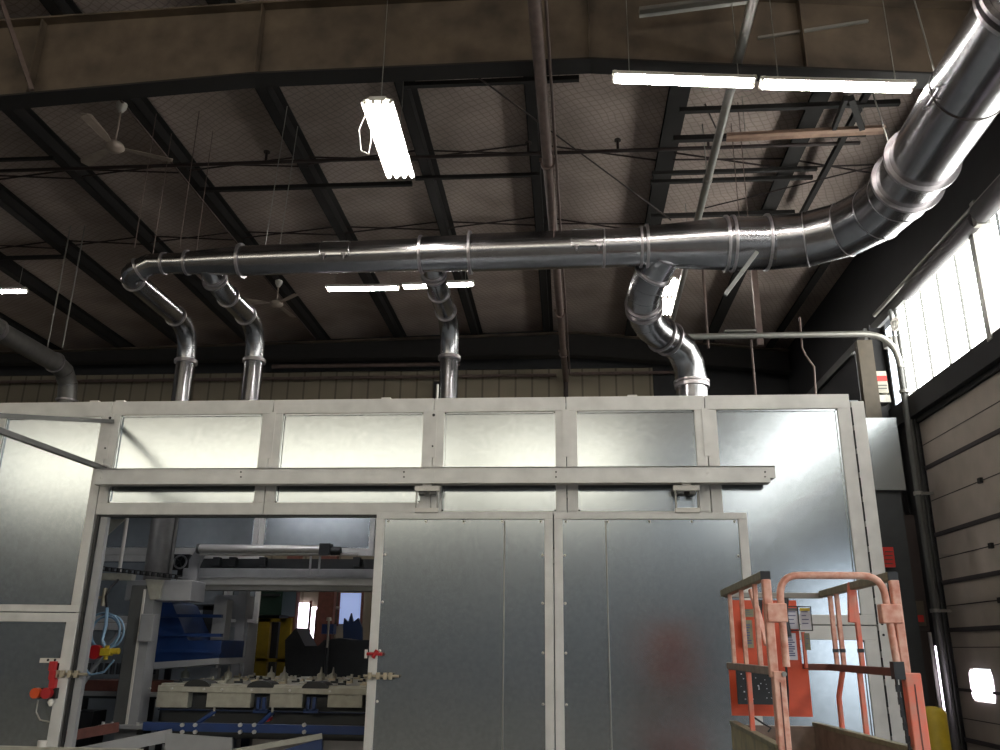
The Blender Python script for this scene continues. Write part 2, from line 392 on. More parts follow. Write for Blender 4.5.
strut(-11.5, -9.8, 14.3, .07, 'dark strut at the left edge above the short lit strip light')
strut(1.6, 4.5, 9.9, .07, 'dark strut just under the lit strip lights on the right')
strut(1.6, 4.3, 10.6, .08, 'dark strut level with the unlit strip fixture')
strut(1.4, 3.9, 11.6, .06, 'upper of the paired dark struts below the unlit fixture')
strut(1.4, 3.9, 11.85, .06, 'lower of the paired dark struts below the unlit fixture')
strut(1.5, 3.9, 12.95, .07, 'dark strut touching the top of the silver duct at the right')
strut(1.6, 3.5, 14.9, .05, 'thin dark strut seen below the wide end of the duct')
Xp = PX[3:]
for (a, b) in zip(Xp, Xp[1:]):
    for Y in (11.7, 14.1):
        br = thing('purlin_bridging', ((a+b)/2, Y, zr((a+b)/2)), 'pair of thin crossed rods between two roof purlins', 'bracing', 'purlin bridging rods')
        MB().cyl((a-.02, Y, zr(a)+.03), (b+.02, Y, zr(b)+.19), .016, 6).build('rod', 'rod', br)
        MB().cyl((a, Y+.04, zr(a)+.19), (b, Y+.04, zr(b)+.01), .016, 6).build('rod', 'rod', br)
tag(MB().box(3.98, 4.06, 8.6, 13.2, zr(4.0)-.10, zr(4.0)-.02).build('roof_strut', 'purlin'), 'thin dark bar alongside the wide purlin behind the unlit strip fixture', 'strut')
tag(MB().bar(at(846, 98, 9.2), at(834, 128, 9.9), .05, .08).build('roof_brace', 'purlin'), 'short dark brace slanting left just below the right lit strip light', 'brace')
tag(MB().bar(at(851, 98, 9.2), at(862, 128, 9.9), .07, .08).build('roof_brace', 'purlin'), 'short dark brace slanting right just below the right lit strip light', 'brace')
rod('brace_rod', atz(475, 75, 8.85), atz(671, 220, 8.6), .012, 'rod', 'long thin brace rod slanting behind the brown overhead pipe', 'rod')
rod('brace_rod', atz(880, 165, 8.4), atz(705, 208, 8.6), .012, 'rod', 'thin brace rod slanting under the unlit fixture at the right', 'rod')
rod('brace_rod', atz(705, 104, 8.7), atz(716, 128, 8.6), .012, 'rod', 'short thin rod hanging beside the pale conduit', 'rod')
rod('conduit', (-6.28, 8.5, 9.0), (-6.28, 19.5, 9.0), .016, 'pipe', 'thin pale conduit running along a purlin beside the nearer fan', 'conduit')
# the brown overhead pipe and the pale conduit
bp = thing('overhead_pipe', (-.2, 12, 8.0), 'thick brown pipe running away overhead from the top middle', 'pipe')
a, b = Vector((-.31, 5.0, 7.98)), Vector((.03, 20.0, 7.98))
MB().cyl(a, b, .072, 20).build('pipe_run', 'pipe', bp)
MB().cyl(a+Vector((.12, 0, .03)), b+Vector((.10, -.5, .03)), .018, 8).build('side_tube', 'pipe', bp)
for Y in (10.15, 12.35, 15.6, 18):
    t = (Y-5)/15; c = a.lerp(b, t)
    MB().ring(c, (0, 1, 0), .1, .05, 20, .07).box(c.x-.12, c.x+.12, Y-.02, Y+.02, c.z+.05, c.z+.09).cyl(c+Vector((0, 0, .09)), (c.x, Y, zr(c.x)+.02), .01, 6).build('clamp', 'pipe', bp)
MB().cyl((.03, 19.98, 8.0), (.03, 19.98, 5.2), .06, 14).build('riser', 'rod', bp)
pc = thing('overhead_conduit', (2.1, 10, 8.0), 'pale grey conduit slanting down from the top right to behind the duct', 'conduit')
a, b = Vector((1.97, 6.6, 7.98)), Vector((2.2, 16.2, 8.0))
MB().cyl(a, b, .055, 16).build('conduit_run', 'conduit', pc)
for Y in (8.6, 10.7, 13):
    c = a.lerp(b, (Y-6.6)/9.6)
    MB().ring(c, (0, 1, 0), .065, .08, 16, .05).cyl(c, (c.x-.02, Y, zr(c.x)+.02), .008, 6).build('clamp', 'conduit', pc)
# low pipe along the end wall
for (x0, x1, z, nm) in ((-20, -.2, 7.72, 'left'), (.1, 3.0, 7.75, 'right')):
    rod('wall_conduit', (x0, YE-.22, z+.4), (x1, YE-.22, z+.4), .04, 'pipe', 'pale conduit running along the far wall, part %s of the brown pipe' % nm, 'conduit')
rod('wall_pipe', (-7.4, YE-.5, 8.35), (-2.6, YE-.5, 8.35), .05, 'pipe', 'rusty orange pipe on the far wall below the far ceiling fan', 'pipe')
tag(MB().box(-3.3, -2.95, YE-.2, YE-.0, 4, 8.0).build('wall_post', 'purlin'), 'dark upright against the far beige wall left of the middle drop pipe', 'post')

# ------------------------------------------------------------ main duct
DZc = 6.80
md = thing('exhaust_duct', (-1, 10.4, 6.8), 'large shiny silver duct running left to right then elbowing up overhead', 'duct')
segs = [(-5.82, -5.28, .145, .145), (-5.28, -4.50, .16, .205), (-4.50, -1.93, .21, .225), (-1.93, -1.25, .245, .245), (-1.25, 1.10, .26, .262), (1.10, 2.25, .275, .36)]
def dz(X): return 6.72+.012*(X+6)
for x0, x1, r0, r1 in segs:
    n = max(2, int((x1-x0)/.45)+1); pts = [Vector((x0+(x1-x0)*k/n, 10.4, dz(x0+(x1-x0)*k/n))) for k in range(n+1)]
    MB().sweep(pts, [r0+(r1-r0)*k/n for k in range(n+1)], 40).build('duct_section', 'duct', md)
for X, r in ((-5.62, .16), (-5.28, .18), (-4.50, .25), (-1.95, .27), (-1.27, .30), (.55, .268), (1.05, .285), (1.13, .31), (2.18, .385), (2.27, .385), (2.72, .385)):
    MB().ring((X, 10.4, dz(X)), (1, 0, 0), r, .035, 40, r*.8).build('flange_ring', 'flange', md)
z0 = dz(2.3)
MB().sweep([(2.25, 10.4, z0), (2.8, 10.4, z0)], .36, 40).build('duct_section', 'duct', md)
# gored elbow
Cx, Cy, Rr = 2.8, 9.38, 1.0
def elb(t): return Vector((Cx+Rr*math.sin(t), Cy+Rr*math.cos(t)+.02, z0+.02))
K = 4
epts = [Vector((2.8, 10.4, z0))]+[elb(math.pi/2*(k-.5)/(K-1)*1.0) for k in range(1, K)]+[Vector((3.8, 9.38, z0+.02)), Vector((3.8, 8.75, z0+.02))]
epts = [Vector((2.8, 10.4, z0)), Vector((3.22, 10.33, z0)), Vector((3.64, 10.07, z0)), Vector((3.91, 9.65, z0)), Vector((4.0, 9.22, z0)), Vector((4.0, 8.90, z0))]
def dx_(Y): return 4.0-.035*(8.9-Y)
for a, b in zip(epts, epts[1:]):
    i = epts.index(a)
    ta = ((b-a).normalized()+((a-epts[i-1]).normalized() if i else Vector((1, 0, 0)))).normalized()
    nb = epts[i+2] if i+2 < len(epts) else b+Vector((0, -1, 0))
    tb = ((b-a).normalized()+(nb-b).normalized()).normalized()
    # gore with mitred ends
    n = 40; V = []; ax = (b-a).normalized(); u = Vector((0, 0, 1)); w = ax.cross(u)
    for c, t in ((a, ta), (b, tb)):
        for k in range(n):
            rad = (u*math.cos(2*math.pi*k/n)+w*math.sin(2*math.pi*k/n))*.36
            s_ = -(rad.dot(t))/(ax.dot(t)); V.append(c+rad+ax*s_)
    m = MB(); m.add(V, [(k, (k+1) % n, n+(k+1) % n, n+k) for k in range(n)], True)
    m.build('elbow_gore', 'duct', md)
    # raised seam
    if i:
        q = MB(); W = []
        for off, rr in ((-.008, .362), (.0, .368), (.008, .362)):
            for k in range(n):
                rad = (u*math.cos(2*math.pi*k/n)+w*math.sin(2*math.pi*k/n))*rr
                s_ = -(rad.dot(ta))/(ax.dot(ta)); W.append(a+rad+ax*(s_+off))
        q.add(W, [(j*n+k, j*n+(k+1) % n, (j+1)*n+(k+1) % n, (j+1)*n+k) for j in range(2) for k in range(n)], True)
        q.build('elbow_seam', 'flange', md)
for (Y, r) in ((8.90, .415), (8.44, .415), (6.05, .42), (5.95, .42)):
    MB().ring((dx_(Y), Y, z0), (0, 1, 0), r, .04, 44, .33).build('flange_ring', 'flange', md)
MB().sweep([(4.0, 8.90, z0), (dx_(8.44), 8.44, z0)], .365, 40).build('duct_section', 'duct', md)
MB().sweep([(dx_(8.44), 8.44, z0), (dx_(7.3), 7.3, z0), (dx_(6.0), 6.0, z0)], .36, 44).build('duct_section', 'duct', md)
MB().sweep([(dx_(6.0), 6.0, z0), (dx_(4), 4, z0), (dx_(1), 1., z0)], .365, 44).build('duct_section', 'duct', md)
MB().ring((dx_(7.2), 7.2, z0), (0, 1, 0), .367, .02, 44, .34).build('strap', 'rod', md)
MB().sweep([(3.63, 7.25, z0+.12), (3.55, 7.2, z0+.0), (3.57, 7.15, z0-.12), (3.66, 7.1, z0-.20)], .008, 6).build('wire_loop', 'rod', md)
# access doors with two latches each
def access(c, ax, ang, r, L):
    """curved hatch on the duct; c centre on axis, ang centre angle"""
    ax = Vector(ax).normalized(); u = Vector((0, 0, 1)); w = ax.cross(u); m = MB(); V = []; n = 8
    for h in (-L/2, L/2):
        for k in range(n+1):
            t = ang-.55+1.1*k/n
            V.append(Vector(c)+ax*h+(u*math.cos(t)+w*math.sin(t))*(r+.012))
    m.add(V, [(k, k+1, n+2+k, n+1+k) for k in range(n)], True)
    for h in (-L/2, L/2):
        pts = [Vector(c)+ax*h+(u*math.cos(ang-.55+1.1*k/n)+w*math.sin(ang-.55+1.1*k/n))*(r+.012) for k in range(n+1)]
        m.sweep(pts, .008, 6)
    for t in (ang-.55, ang+.55):
        p = Vector(c)+(u*math.cos(t)+w*math.sin(t))*(r+.012); m.cyl(p-ax*L/2, p+ax*L/2, .008, 6)
    o = m.build('access_hatch', 'duct', md)
    t = ang+.55
    for h in (-L*.35, L*.35):
        p = Vector(c)+ax*h+(u*math.cos(t)+w*math.sin(t))*(r+.02)
        MB().cyl(p, p+Vector((0, -.02, -.07)), .012, 8).box(p.x-.03, p.x+.03, p.y-.03, p.y, p.z-.02, p.z+.015).build('latch', 'flange', o)
# x-axis: w = ax x u = (0,-1,0): angle ~70deg faces the camera
access((-3.12, 10.4, dz(-3.1)), (1, 0, 0), math.radians(76), .22, .40)
access((.33, 10.4, dz(.33)), (1, 0, 0), math.radians(76), .26, .42)
o_ = MB()
c = Vector((3.955, 7.25, z0)); u = Vector((-math.sin(math.radians(75)), 0, -math.cos(math.radians(75))))
p = c+u*.37
MB().box(p.x-.02, p.x+.01, 7.0, 7.32, p.z-.01, p.z+.01).cyl((p.x, 7.0, p.z), (p.x-.05, 7.0, p.z-.03), .012, 8).cyl((p.x, 7.32, p.z), (p.x-.05, 7.32, p.z-.03), .012, 8).build('latch', 'flange', md)
# left end elbow turning into the first branch (part of the branch)
# ------------------------------------------------------------ branch ducts
def tubepath(corners, r, root, m='duct', rings=(), gores=4, n=28):
    """corners: list of points; interior corners are rounded by bend radius"""
    pts = [Vector(corners[0])]; marks = []
    P = [Vector(c) for c in corners]
    for i in range(1, len(P)-1):
        a, b, c = P[i-1], P[i], P[i+1]
        d = min((b-a).length, (c-b).length)*.48; d = min(d, .56 if i == 1 else .40)
        s0 = b+(a-b).normalized()*d; s1 = b+(c-b).normalized()*d
        if (s0-pts[-1]).length > .02:
            MB().sweep([pts[-1], s0], r, n).build('duct_section', m, root)
        A = arc(s0, b, s1, gores)
        MB().sweep(A, r*1.015, n, smooth=True).build('elbow', m, root)
        for q, t in ((s0, b-a), (s1, c-b)):
            MB().ring(q, t, r*1.16, .03, n, r*.9).build('collar', 'flange', root)
        for j in range(1, gores):
            MB().ring(A[j], A[j+1]-A[j-1], r*1.025, .008, n, r*.95).build('seam', 'duct', root)
        pts.append(s1)
    MB().sweep([pts[-1], P[-1]], r, n).build('duct_section', m, root)
for X0, r, ytop, lab in ((-6.14, .150, 10.42, 'leftmost silver branch duct, curving from the end of the main duct down to the booth'),
                         (-5.0, .150, 10.46, 'silver branch duct second from the left, dropping to the booth roof'),
                         (-1.82, .148, 10.6, 'silver branch duct dropping below the middle of the main duct')):
    b_ = thing('branch_duct', (X0, 12.5, 4.2), lab, 'duct', 'branch ducts down to the booth roof')
    if X0 < -6:
        tubepath([(X0, 12.5, 4.05), (X0, 12.5, 6.56), (X0, 10.42, 6.57), (-5.80, 10.4, 6.73)], r, b_)
    else:
        tubepath([(X0, 12.5, 4.05), (X0, 12.5, 6.56), (X0, 10.95, 6.56), (X0, 10.40, 6.70)], r, b_)
    MB().ring((X0, 12.5, 5.98), (0, 0, 1), r*1.22, .05, 28, r*.9).build('collar', 'flange', b_)
    MB().ring((X0, 12.5, 4.14), (0, 0, 1), r*1.4, .02, 28, r*.9).build('roof_collar', 'flange', b_)
    if X0 > -6:
        MB().ring((X0, 10.72, 6.60), (0, 1, -.2), .185, .03, 28, .14).build('collar', 'flange', b_)
b_ = thing('branch_duct', (1.97, 12.5, 4.2), 'widest silver branch duct, S-shaped, below the right part of the main duct', 'duct', 'branch ducts down to the booth roof')
tubepath([at(692, 404, 12.5)+Vector((0, 0, -.9)), at(690, 350, 12.5), at(645, 326, 11.7), at(643, 290, 10.9), at(664, 255, 10.42)], .235, b_, gores=3, n=32)
MB().ring(at(692, 386, 12.5), (0, 0, 1), .265, .06, 32, .22).build('collar', 'flange', b_)
# the far left duct
b_ = thing('far_duct', (-8.3, 15, 6.4), 'dull grey duct at the left edge turning down behind the booth', 'duct')
e = atz(72, 372, 6.45); s = Vector((e.x, 9.5, 6.45))
tubepath([s, (e.x, e.y, 6.45), (e.x, e.y, 2.5)], .165, b_, 'ductold', gores=3)
MB().ring((e.x, e.y-2.2, 6.45), (0, 1, 0), .19, .08, 28, .15).build('collar', 'flange', b_)
MB().cyl((e.x, e.y, 2.5), (e.x, e.y, .0), .165, 28).build('duct_section', 'ductold', b_)
# hangers
def hanger(px, pyd, Y, X=None, label='', dx=.0, m='pipe'):
    X_ = X; o = thing('duct_hanger', (X_, Y, 7.2), label, 'hanger', 'wire duct hangers')
    z1 = zr(X_)+.02
    for s_ in (-1, 1):
        MB().cyl((X_, Y+s_*.25, 6.85), (X_+dx, Y+s_*.25, z1), .006, 6).build('rod', m, o)
hanger(0, 0, 10.4, -5.95, 'pair of hanger rods above the left end of the silver duct')
hanger(0, 0, 10.4, -5.3, 'pair of hanger rods over the thin left part of the silver duct')
hanger(0, 0, 10.4, -4.08, 'pair of tall hanger rods left of the first duct hatch', .1, 'conduit')
hanger(0, 0, 10.4, -.12, 'pair of hanger rods beside the brown overhead pipe')
hanger(0, 0, 10.4, 2.45, 'pair of hanger rods at the wide duct collar')
o = thing('duct_hanger', (3.45, 8.2, 7.2), 'single hanger wire reaching down to the right duct elbow', 'hanger', 'wire duct hangers')
MB().cyl((3.66, 8.46, 7.05), (3.55, 8.7, zr(3.5)), .008, 6).build('rod', 'conduit', o)
o = thing('duct_hanger', (3.45, 7.4, 7.2), 'single hanger wire above the duct at the top right', 'hanger', 'wire duct hangers')
MB().cyl((3.66, 7.22, 7.05), (3.56, 7.3, zr(3.5)), .008, 6).build('rod', 'conduit', o)
for k in (48, 63):
    a = atz(k, 345, 6.6); rod('hanger_rod', (a.x, a.y, 6.55), (a.x, a.y, zr(a.x)), .012, 'conduit', 'thin rod holding up the far duct at the left edge', 'rod', 'rods of the far left duct')
tag(MB().bar(at(757, 252, 9.98), at(725, 295, 9.98), .05, .05, (0, 1, 0)).build('strut_channel', 'column'), 'short slanting steel strut hanging at the wide duct collar', 'strut')  # conduit steel in shade, the shade put into a darker grey

# ------------------------------------------------------------ light fittings
def fixture(name, a, b, w, ntube, label, group=None, lit=True, hang=True, m='white', tube='tube'):
    a = Vector(a); b = Vector(b); t = (b-a).normalized(); sd = t.cross(Vector((0, 0, 1))).normalized(); upv = sd.cross(t).normalized()
    o = thing(name, (a+b)/2, label, 'light', group)
    q = MB().bar(a+upv*.05, b+upv*.05, w*.5, .05, upv)
    # sloping reflector wings
    for s_ in (-1, 1):
        P = [a+sd*s_*w*.25+upv*.05, a+sd*s_*w*.5+upv*.0, a+sd*s_*w*.5+upv*.01, a+sd*s_*w*.25+upv*.065]
        q.prism(P, b-a)
    q.build('housing', m, o)
    if lit or ntube:
        for k in range(ntube):
            off = (k-(ntube-1)/2)*w*.8/max(1, ntube-1) if ntube > 1 else 0
            p0 = a+t*.03+sd*off-upv*.0; p1 = b-t*.03+sd*off
            MB().cyl(p0, p1, .016 if w < .3 else .019, 10).build('tube', tube if lit else 'white', o)
            for e_, tt in ((p0, -t), (p1, t)):
                MB().bar(e_-upv*.015, e_+upv*.05, .03, .03, t).build('lamp_holder', 'white', o)
    if hang:
        for f in (.12, .88):
            c = a.lerp(b, f)+upv*.07; MB().cyl(c, (c.x, c.y, max(c.z+.05, zr(c.x)+.02)), .005, 6).build('hanger_wire', 'conduit', o)
    return o
a = atz(377, 102, 7.3); b = atz(401, 178, 7.3); b.x = a.x+ (b.x-a.x)
fx = fixture('fluorescent_light', a, b, .36, 4, 'bright four-lamp fluorescent light hanging below the girder')
lp = [Vector((a.x-.19, a.y+.25, 7.33)), Vector((a.x-.28, a.y+.35, 7.2)), Vector((a.x-.28, a.y+.5, 7.02)), Vector((a.x-.2, a.y+.55, 7.0)), Vector((a.x-.17, a.y+.5, 7.15)), Vector((a.x-.17, a.y+.45, 7.33))]
MB().sweep(lp, .007, 6).build('cord', 'white', fx)
fixture('fluorescent_light', at(612, 78, 7.95), at(756, 83, 7.95), .16, 2, 'left of the two lit strip lights end to end under the girder', 'strip lights under the girder')
fixture('fluorescent_light', at(760, 84, 7.95), at(915, 88, 7.95), .16, 2, 'right of the two lit strip lights, ending at the silver duct', 'strip lights under the girder')
fixture('fluorescent_light', at(640, 14, 7.9), at(750, 0, 7.9), .13, 0, 'unlit pale strip fixture at the very top, above the lit strip lights', lit=False, m='conduit', hang=False)
fixture('fluorescent_light', atz(727, 139, 8.2), atz(885, 131, 8.2), .15, 0, 'unlit strip fixture coloured as if warm-lit, below the lit strip lights, right of the pale conduit', lit=False, m='warm_lit')
fixture('fluorescent_light', atz(326, 289, 8.2), atz(399, 288, 8.2), .16, 2, 'lit strip light far back below the duct, left of its neighbour', 'far strip lights')
fixture('fluorescent_light', atz(402, 287, 8.2), atz(474, 284, 8.2), .16, 2, 'lit strip light far back, partly behind the middle branch duct', 'far strip lights')
fixture('fluorescent_light', atz(-40, 292, 8.2), atz(26, 291, 8.2), .16, 2, 'lit strip light at the left edge of the picture', 'far strip lights')
fixture('fluorescent_light', (1.98, 14.55, 8.2), (2.02, 15.35, 8.2), .30, 4, 'nearer lit light square behind the S-shaped branch duct', 'end-on lights', hang=False)
fixture('fluorescent_light', (2.03, 15.5, 8.2), (2.08, 16.3, 8.2), .30, 4, 'farther lit light square behind the S-shaped branch duct', 'end-on lights', hang=False)

fixture('fluorescent_light', (-5.2, 12.9, 3.95), (-3.6, 12.9, 3.95), .16, 2, 'strip light under the booth roof, lighting the machine', hang=False, tube='tubedim')
fixture('fluorescent_light', (-4.6, 9.5, 3.98), (-2.8, 9.5, 3.98), .16, 2, 'added unseen strip light inside the booth above the door opening', hang=False, tube='tubedim')  # added lamp hidden by the header, brightens the machine's front faces
fixture('fluorescent_light', (-7.8, 10.6, 3.98), (-6.3, 10.6, 3.98), .16, 2, 'added unseen strip light inside the booth at its left end', hang=False, tube='tubedim')  # extra hidden lamp put in to lift the interior at the left
# ------------------------------------------------------------ ceiling fans
def fan(top, hubz, angs, L, label):
    top = Vector(top); h = Vector((top.x, top.y, hubz)); o = thing('ceiling_fan', top, label, 'fan', 'ceiling fans')
    MB().sweep([top+Vector((0, 0, .0)), top-Vector((0, 0, .06)), top-Vector((0, 0, .14))], [.08, .075, .03], 16).build('canopy', 'white', o)
    MB().cyl(top-Vector((0, 0, .1)), h, .013, 10).build('downrod', 'fanw', o)
    MB().sweep([h+Vector((0, 0, .08)), h+Vector((0, 0, .05)), h, h-Vector((0, 0, .05)), h-Vector((0, 0, .07))], [.04, .12, .14, .10, .03], 20).build('motor', 'fanw', o)
    for a_ in angs:
        d = Vector((math.cos(a_), math.sin(a_), 0)); s_ = Vector((-d.y, d.x, 0))
        q = [h+d*.12+s_*.03, h+d*.3+s_*.06+Vector((0,0,.01)), h+d*L*.95+s_*.075+Vector((0,0,.015)), h+d*L+s_*.04, h+d*L-s_*.05, h+d*L*.95-s_*.075-Vector((0,0,.015)), h+d*.3-s_*.06-Vector((0,0,.01)), h+d*.12-s_*.03]
        MB().prism(q, (0, 0, .008)).build('blade', 'fanw', o)
t = atz(122, 104, 9.02)
fan(t, 8.30, (math.radians(150), math.radians(270), math.radians(30)), .78, 'nearer ceiling fan, under the girder at the top left')
t = atz(279, 281, 8.95)
fan(t, 8.42, (math.radians(-40), math.radians(80), math.radians(200)), .75, 'farther white ceiling fan below the main duct, left of centre')

# ------------------------------------------------------------ the booth
BY = 8.6
bt = thing('machine_booth', (-1, BY, 0), 'large grey-framed galvanized sheet booth filling the lower half', 'booth')
def module(x0, x1, z0, z1, top=.15, bot=.15, lf=.09, rt=.09, y=BY, dep=.08, back=False, m='sheet', screws=True):
    g_ = .004; x0 += g_; x1 -= g_
    f = MB()
    ya, yb = (y, y+dep)
    f.box(x0, x1, ya, yb, z1-top, z1).box(x0, x1, ya, yb, z0, z0+bot)
    f.box(x0, x0+lf, ya, yb, z0+bot, z1-top).box(x1-rt, x1, ya, yb, z0+bot, z1-top)
    fo = f.build('panel_frame', 'frame', bt, bevel=.004)
    s = MB().box(x0+lf*.6, x1-rt*.6, y+.035, y+.045, z0+bot*.6, z1-top*.6).build('panel_sheet', m, bt)
    lip = MB(); w = .018
    a0, a1, c0, c1 = x0+lf, x1-rt, z0+bot, z1-top
    lip.box(a0, a1, y+.018, y+.035, c1-w, c1).box(a0, a1, y+.018, y+.035, c0, c0+w).box(a0, a0+w, y+.018, y+.035, c0, c1).box(a1-w, a1, y+.018, y+.035, c0, c1)
    lip.build('panel_bead', 'sheet', bt)
    return fo
TZ, HZ = 4.16, 2.91
xs = [-5.0, -3.17, -1.40, .01, 1.46, 2.94]
module(-6.32, -5.0, 1.91, TZ, .17, .07, .10, .10); module(-6.32, -5.0, 0.0, 1.90, .09, .10, .10, .12)
module(-8.3, -6.32, 1.91, TZ, .17, .07, .10, .10); module(-8.3, -6.32, 0.0, 1.90, .09, .10, .10, .10)
for a, b in zip(xs[:4], xs[1:5]):
    module(a, b, HZ, TZ, .155, .125 if a < -2 else .035, .11, .11)
module(1.46, 2.94, 1.86, TZ, .155, .09, .11, .13); module(1.46, 2.94, 0.0, 1.85, .13, .12, .10, .13)
# corner post and slotted edge
cp = MB().box(2.95, 3.08, BY, BY+.12, 0, 4.08).build('corner_post', 'frame', bt, bevel=.004)
for k in range(16): MB().box(2.944, 2.952, BY-.003, BY+.02, .15+k*.245, .15+k*.245+.19).build('slot', 'black', cp)
MB().box(2.95, 3.08, BY-.006, BY, 1.72, 1.93).build('cover_plate', 'frame', cp)
for z in (1.77, 1.87): MB().cyl((2.985, BY-.012, z), (2.985, BY, z), .012, 10).build('bolt', 'black', cp)
# roof, sides, back
MB().box(-8.28, 3.06, BY+.1, 14.1, TZ-.08, TZ-.04).build('roof_sheet', 'inner', bt)
MB().box(3.0, 3.06, BY+.13, 14.1, 0, TZ-.08).build('side_sheet', 'inner', bt)
MB().box(-8.3, -8.24, BY+.1, 14.1, 0, TZ-.08).build('side_sheet', 'inner', bt)
BB = 14.0
for a, b in ((-8.2, -6.75), (-6.75, -5.2), (-5.2, -3.2), (-3.2, -1.0), (-1, 1), (1, 3.0)):
    module(a, b, 3.05, TZ-.09, .06, .12, .09, .09, y=BB, m='inner')
for a, b in ((-8.2, -6.75), (-6.75, -5.62), (-5.62, -5.08)):
    module(a, b, 1.95, 3.04, .10, .10, .07, .07, y=BB, m='inner'); module(a, b, .0, 1.94, .12, .1, .07, .07, y=BB, m='inner')
for a, b in ((-2.0, 0.4), (.4, 3.0)):
    module(a, b, 0, 3.04, .10, .10, .09, .09, y=BB, m='inner')
# vertical joint strips and small parts at the top
for px in (118, 92, 385, 633): 
    X = at(px, 404, BY).x; MB().box(X-.05, X+.05, BY+.03, BY+.13, TZ, TZ+.025).build('lifting_tab', 'white', bt)
MB().cyl((at(434, 400, BY).x, BY+.2, TZ-.05), (at(434, 400, BY).x, BY+.2, TZ+.22), .014, 8).build('threaded_rod', 'conduit', bt)
for X in (-5.0, -3.17, -1.40, .01, 1.46):
    s_ = MB().box(X-.035, X+.035, BY-.006, BY+.002, HZ+.6, TZ-.14).build('joint_plate', 'frame', bt)
    if X in (-5.0, -1.40):
        MB().cyl((X, BY-.014, TZ-.19), (X, BY, TZ-.19), .016, 10).cyl((X, BY-.014, HZ+.72), (X, BY, HZ+.72), .010, 8).build('bolt', 'black', s_)
# door track: C channel in front
trk = MB().box(-4.97, 2.08, BY-.16, BY-.01, 3.255, 3.275).box(-4.97, 2.08, BY-.165, BY-.155, 3.25, 3.37)
trk.box(-4.97, 2.08, BY-.165, BY-.01, 3.36, 3.372)
tr = trk.build('door_track', 'frame', bt)
MB().box(-4.96, 2.02, BY-.19, BY-.06, 3.20, 3.25).build('track_channel', 'frame', tr)
for px in (241, 404, 556, 765):
    for py in (472, 477): 
        p = at(px, py, BY-.166); MB().cyl((p.x, BY-.172, p.z), (p.x, BY-.164, p.z), .009, 8).build('bolt', 'black', tr)
for px, py in ((102, 464), (102, 472), (101, 478), (434, 471), (434, 477), (708, 473)):
    p = at(px, py, BY-.166); MB().cyl((p.x, BY-.175, p.z), (p.x, BY-.01, p.z), .012, 8).build('bolt', 'roller', tr)
# outrigger arms on the left
MB().bar((-4.97, BY-.01, 3.40), (-4.97, 6.3, 3.37), .05, .05).build('outrigger_arm', 'column', bt)
MB().bar((-4.97, BY-.01, 3.93), (-4.97, 6.35, 3.40), .05, .045).build('outrigger_brace', 'column', bt)
# sliding doors
def sliding_door(x0, x1, strip, hangx):
    y = BY-.13; z1 = HZ; z0 = .05
    f = MB().box(x0, x1, y, y+.07, z1-.065, z1).box(x0, x1, y, y+.07, z0, z0+.08).box(x0, x0+.085, y, y+.07, z0+.08, z1-.065).box(x1-.085, x1, y, y+.07, z0+.08, z1-.065)
    d_ = f.build('sliding_door', 'frame', bt, bevel=.004)
    MB().box(x0+.06, x1-.06, y+.02, y+.026, z0+.05, z1-.05).build('door_sheet', 'sheet', d_)
    MB().sweep([(strip, y+.02, z0+.08), (strip, y+.02, z1-.08)], .008, 8).build('seam_strip', 'conduit', d_)
    def screw(X, Z): MB().sweep([(X, y+.02, Z), (X, y+.008, Z)], [.014, .006], 8).build('screw', 'white', d_)
    for k in range(5):
        for X in (x0+.105, x1-.105): screw(X, z1-.42-k*.46)
    for k in range(5): screw(x0+.12+(x1-x0-.24)*k/4, z1-.085)
    MB().box(hangx-.13, hangx+.13, y-.02, y+.05, z1+.22, z1+.27).box(hangx-.045, hangx+.045, y-.03, y+.05, z1+.269, z1+.285).build('hanger_plate', 'white', d_)
    MB().box(hangx-.12, hangx+.12, y-.02, y+.05, z1+.001, z1+.045).build('hanger_plate', 'white', d_)
    for s_ in (-1, 1):
        MB().cyl((hangx+s_*.11, y, z1+.02), (hangx+s_*.11, y, z1+.24), .01, 8).build('hanger_rod', 'conduit', d_)
        MB().cyl((hangx+s_*.06-.03, y+.01, z1+.20), (hangx+s_*.06+.03, y+.01, z1+.20), .024, 10).build('trolley_wheel', 'column', d_)
    return d_
d1 = sliding_door(-1.93, -.135, -.62, at(428, 490, BY-.1).x)
d2 = sliding_door(-.125, 1.775, .39, at(686, 490, BY-.1).x)
# latches on door 1
def px_y(y): return BY-.13-.02
p = at(375, 654, BY-.17)
MB().cyl((p.x-.08, p.y, p.z), (p.x+.07, p.y, p.z), .016, 8).cyl((p.x-.02, p.y, p.z-.035), (p.x+.02, p.y, p.z+.035), .02, 8).build('red_latch', 'red', d1)['label'] = 'red latch pin'
MB().box(p.x-.10, p.x-.075, p.y-.01, p.y+.01, p.z-.04, p.z+.04).build('latch_tab', 'white', d1)
p = at(378, 676, BY-.17)
lt = MB().cyl((p.x-.14, p.y, p.z), (p.x+.20, p.y, p.z), .014, 8); 
for dx in (-.08, 0, .07, .12): lt.box(p.x+dx-.018, p.x+dx+.018, p.y-.02, p.y+.02, p.z-.032, p.z+.032)
lt.build('barrel_bolt', 'brass', d1, bevel=.004)
p = at(66, 674, BY-.02)
lt = MB().cyl((p.x-.12, p.y, p.z), (p.x+.22, p.y, p.z), .014, 8)
for dx in (-.1, -.04, .04, .11): lt.box(p.x+dx-.02, p.x+dx+.02, p.y-.02, p.y+.02, p.z-.035, p.z+.035)
lt.build('barrel_bolt', 'brass', bt, bevel=.004)
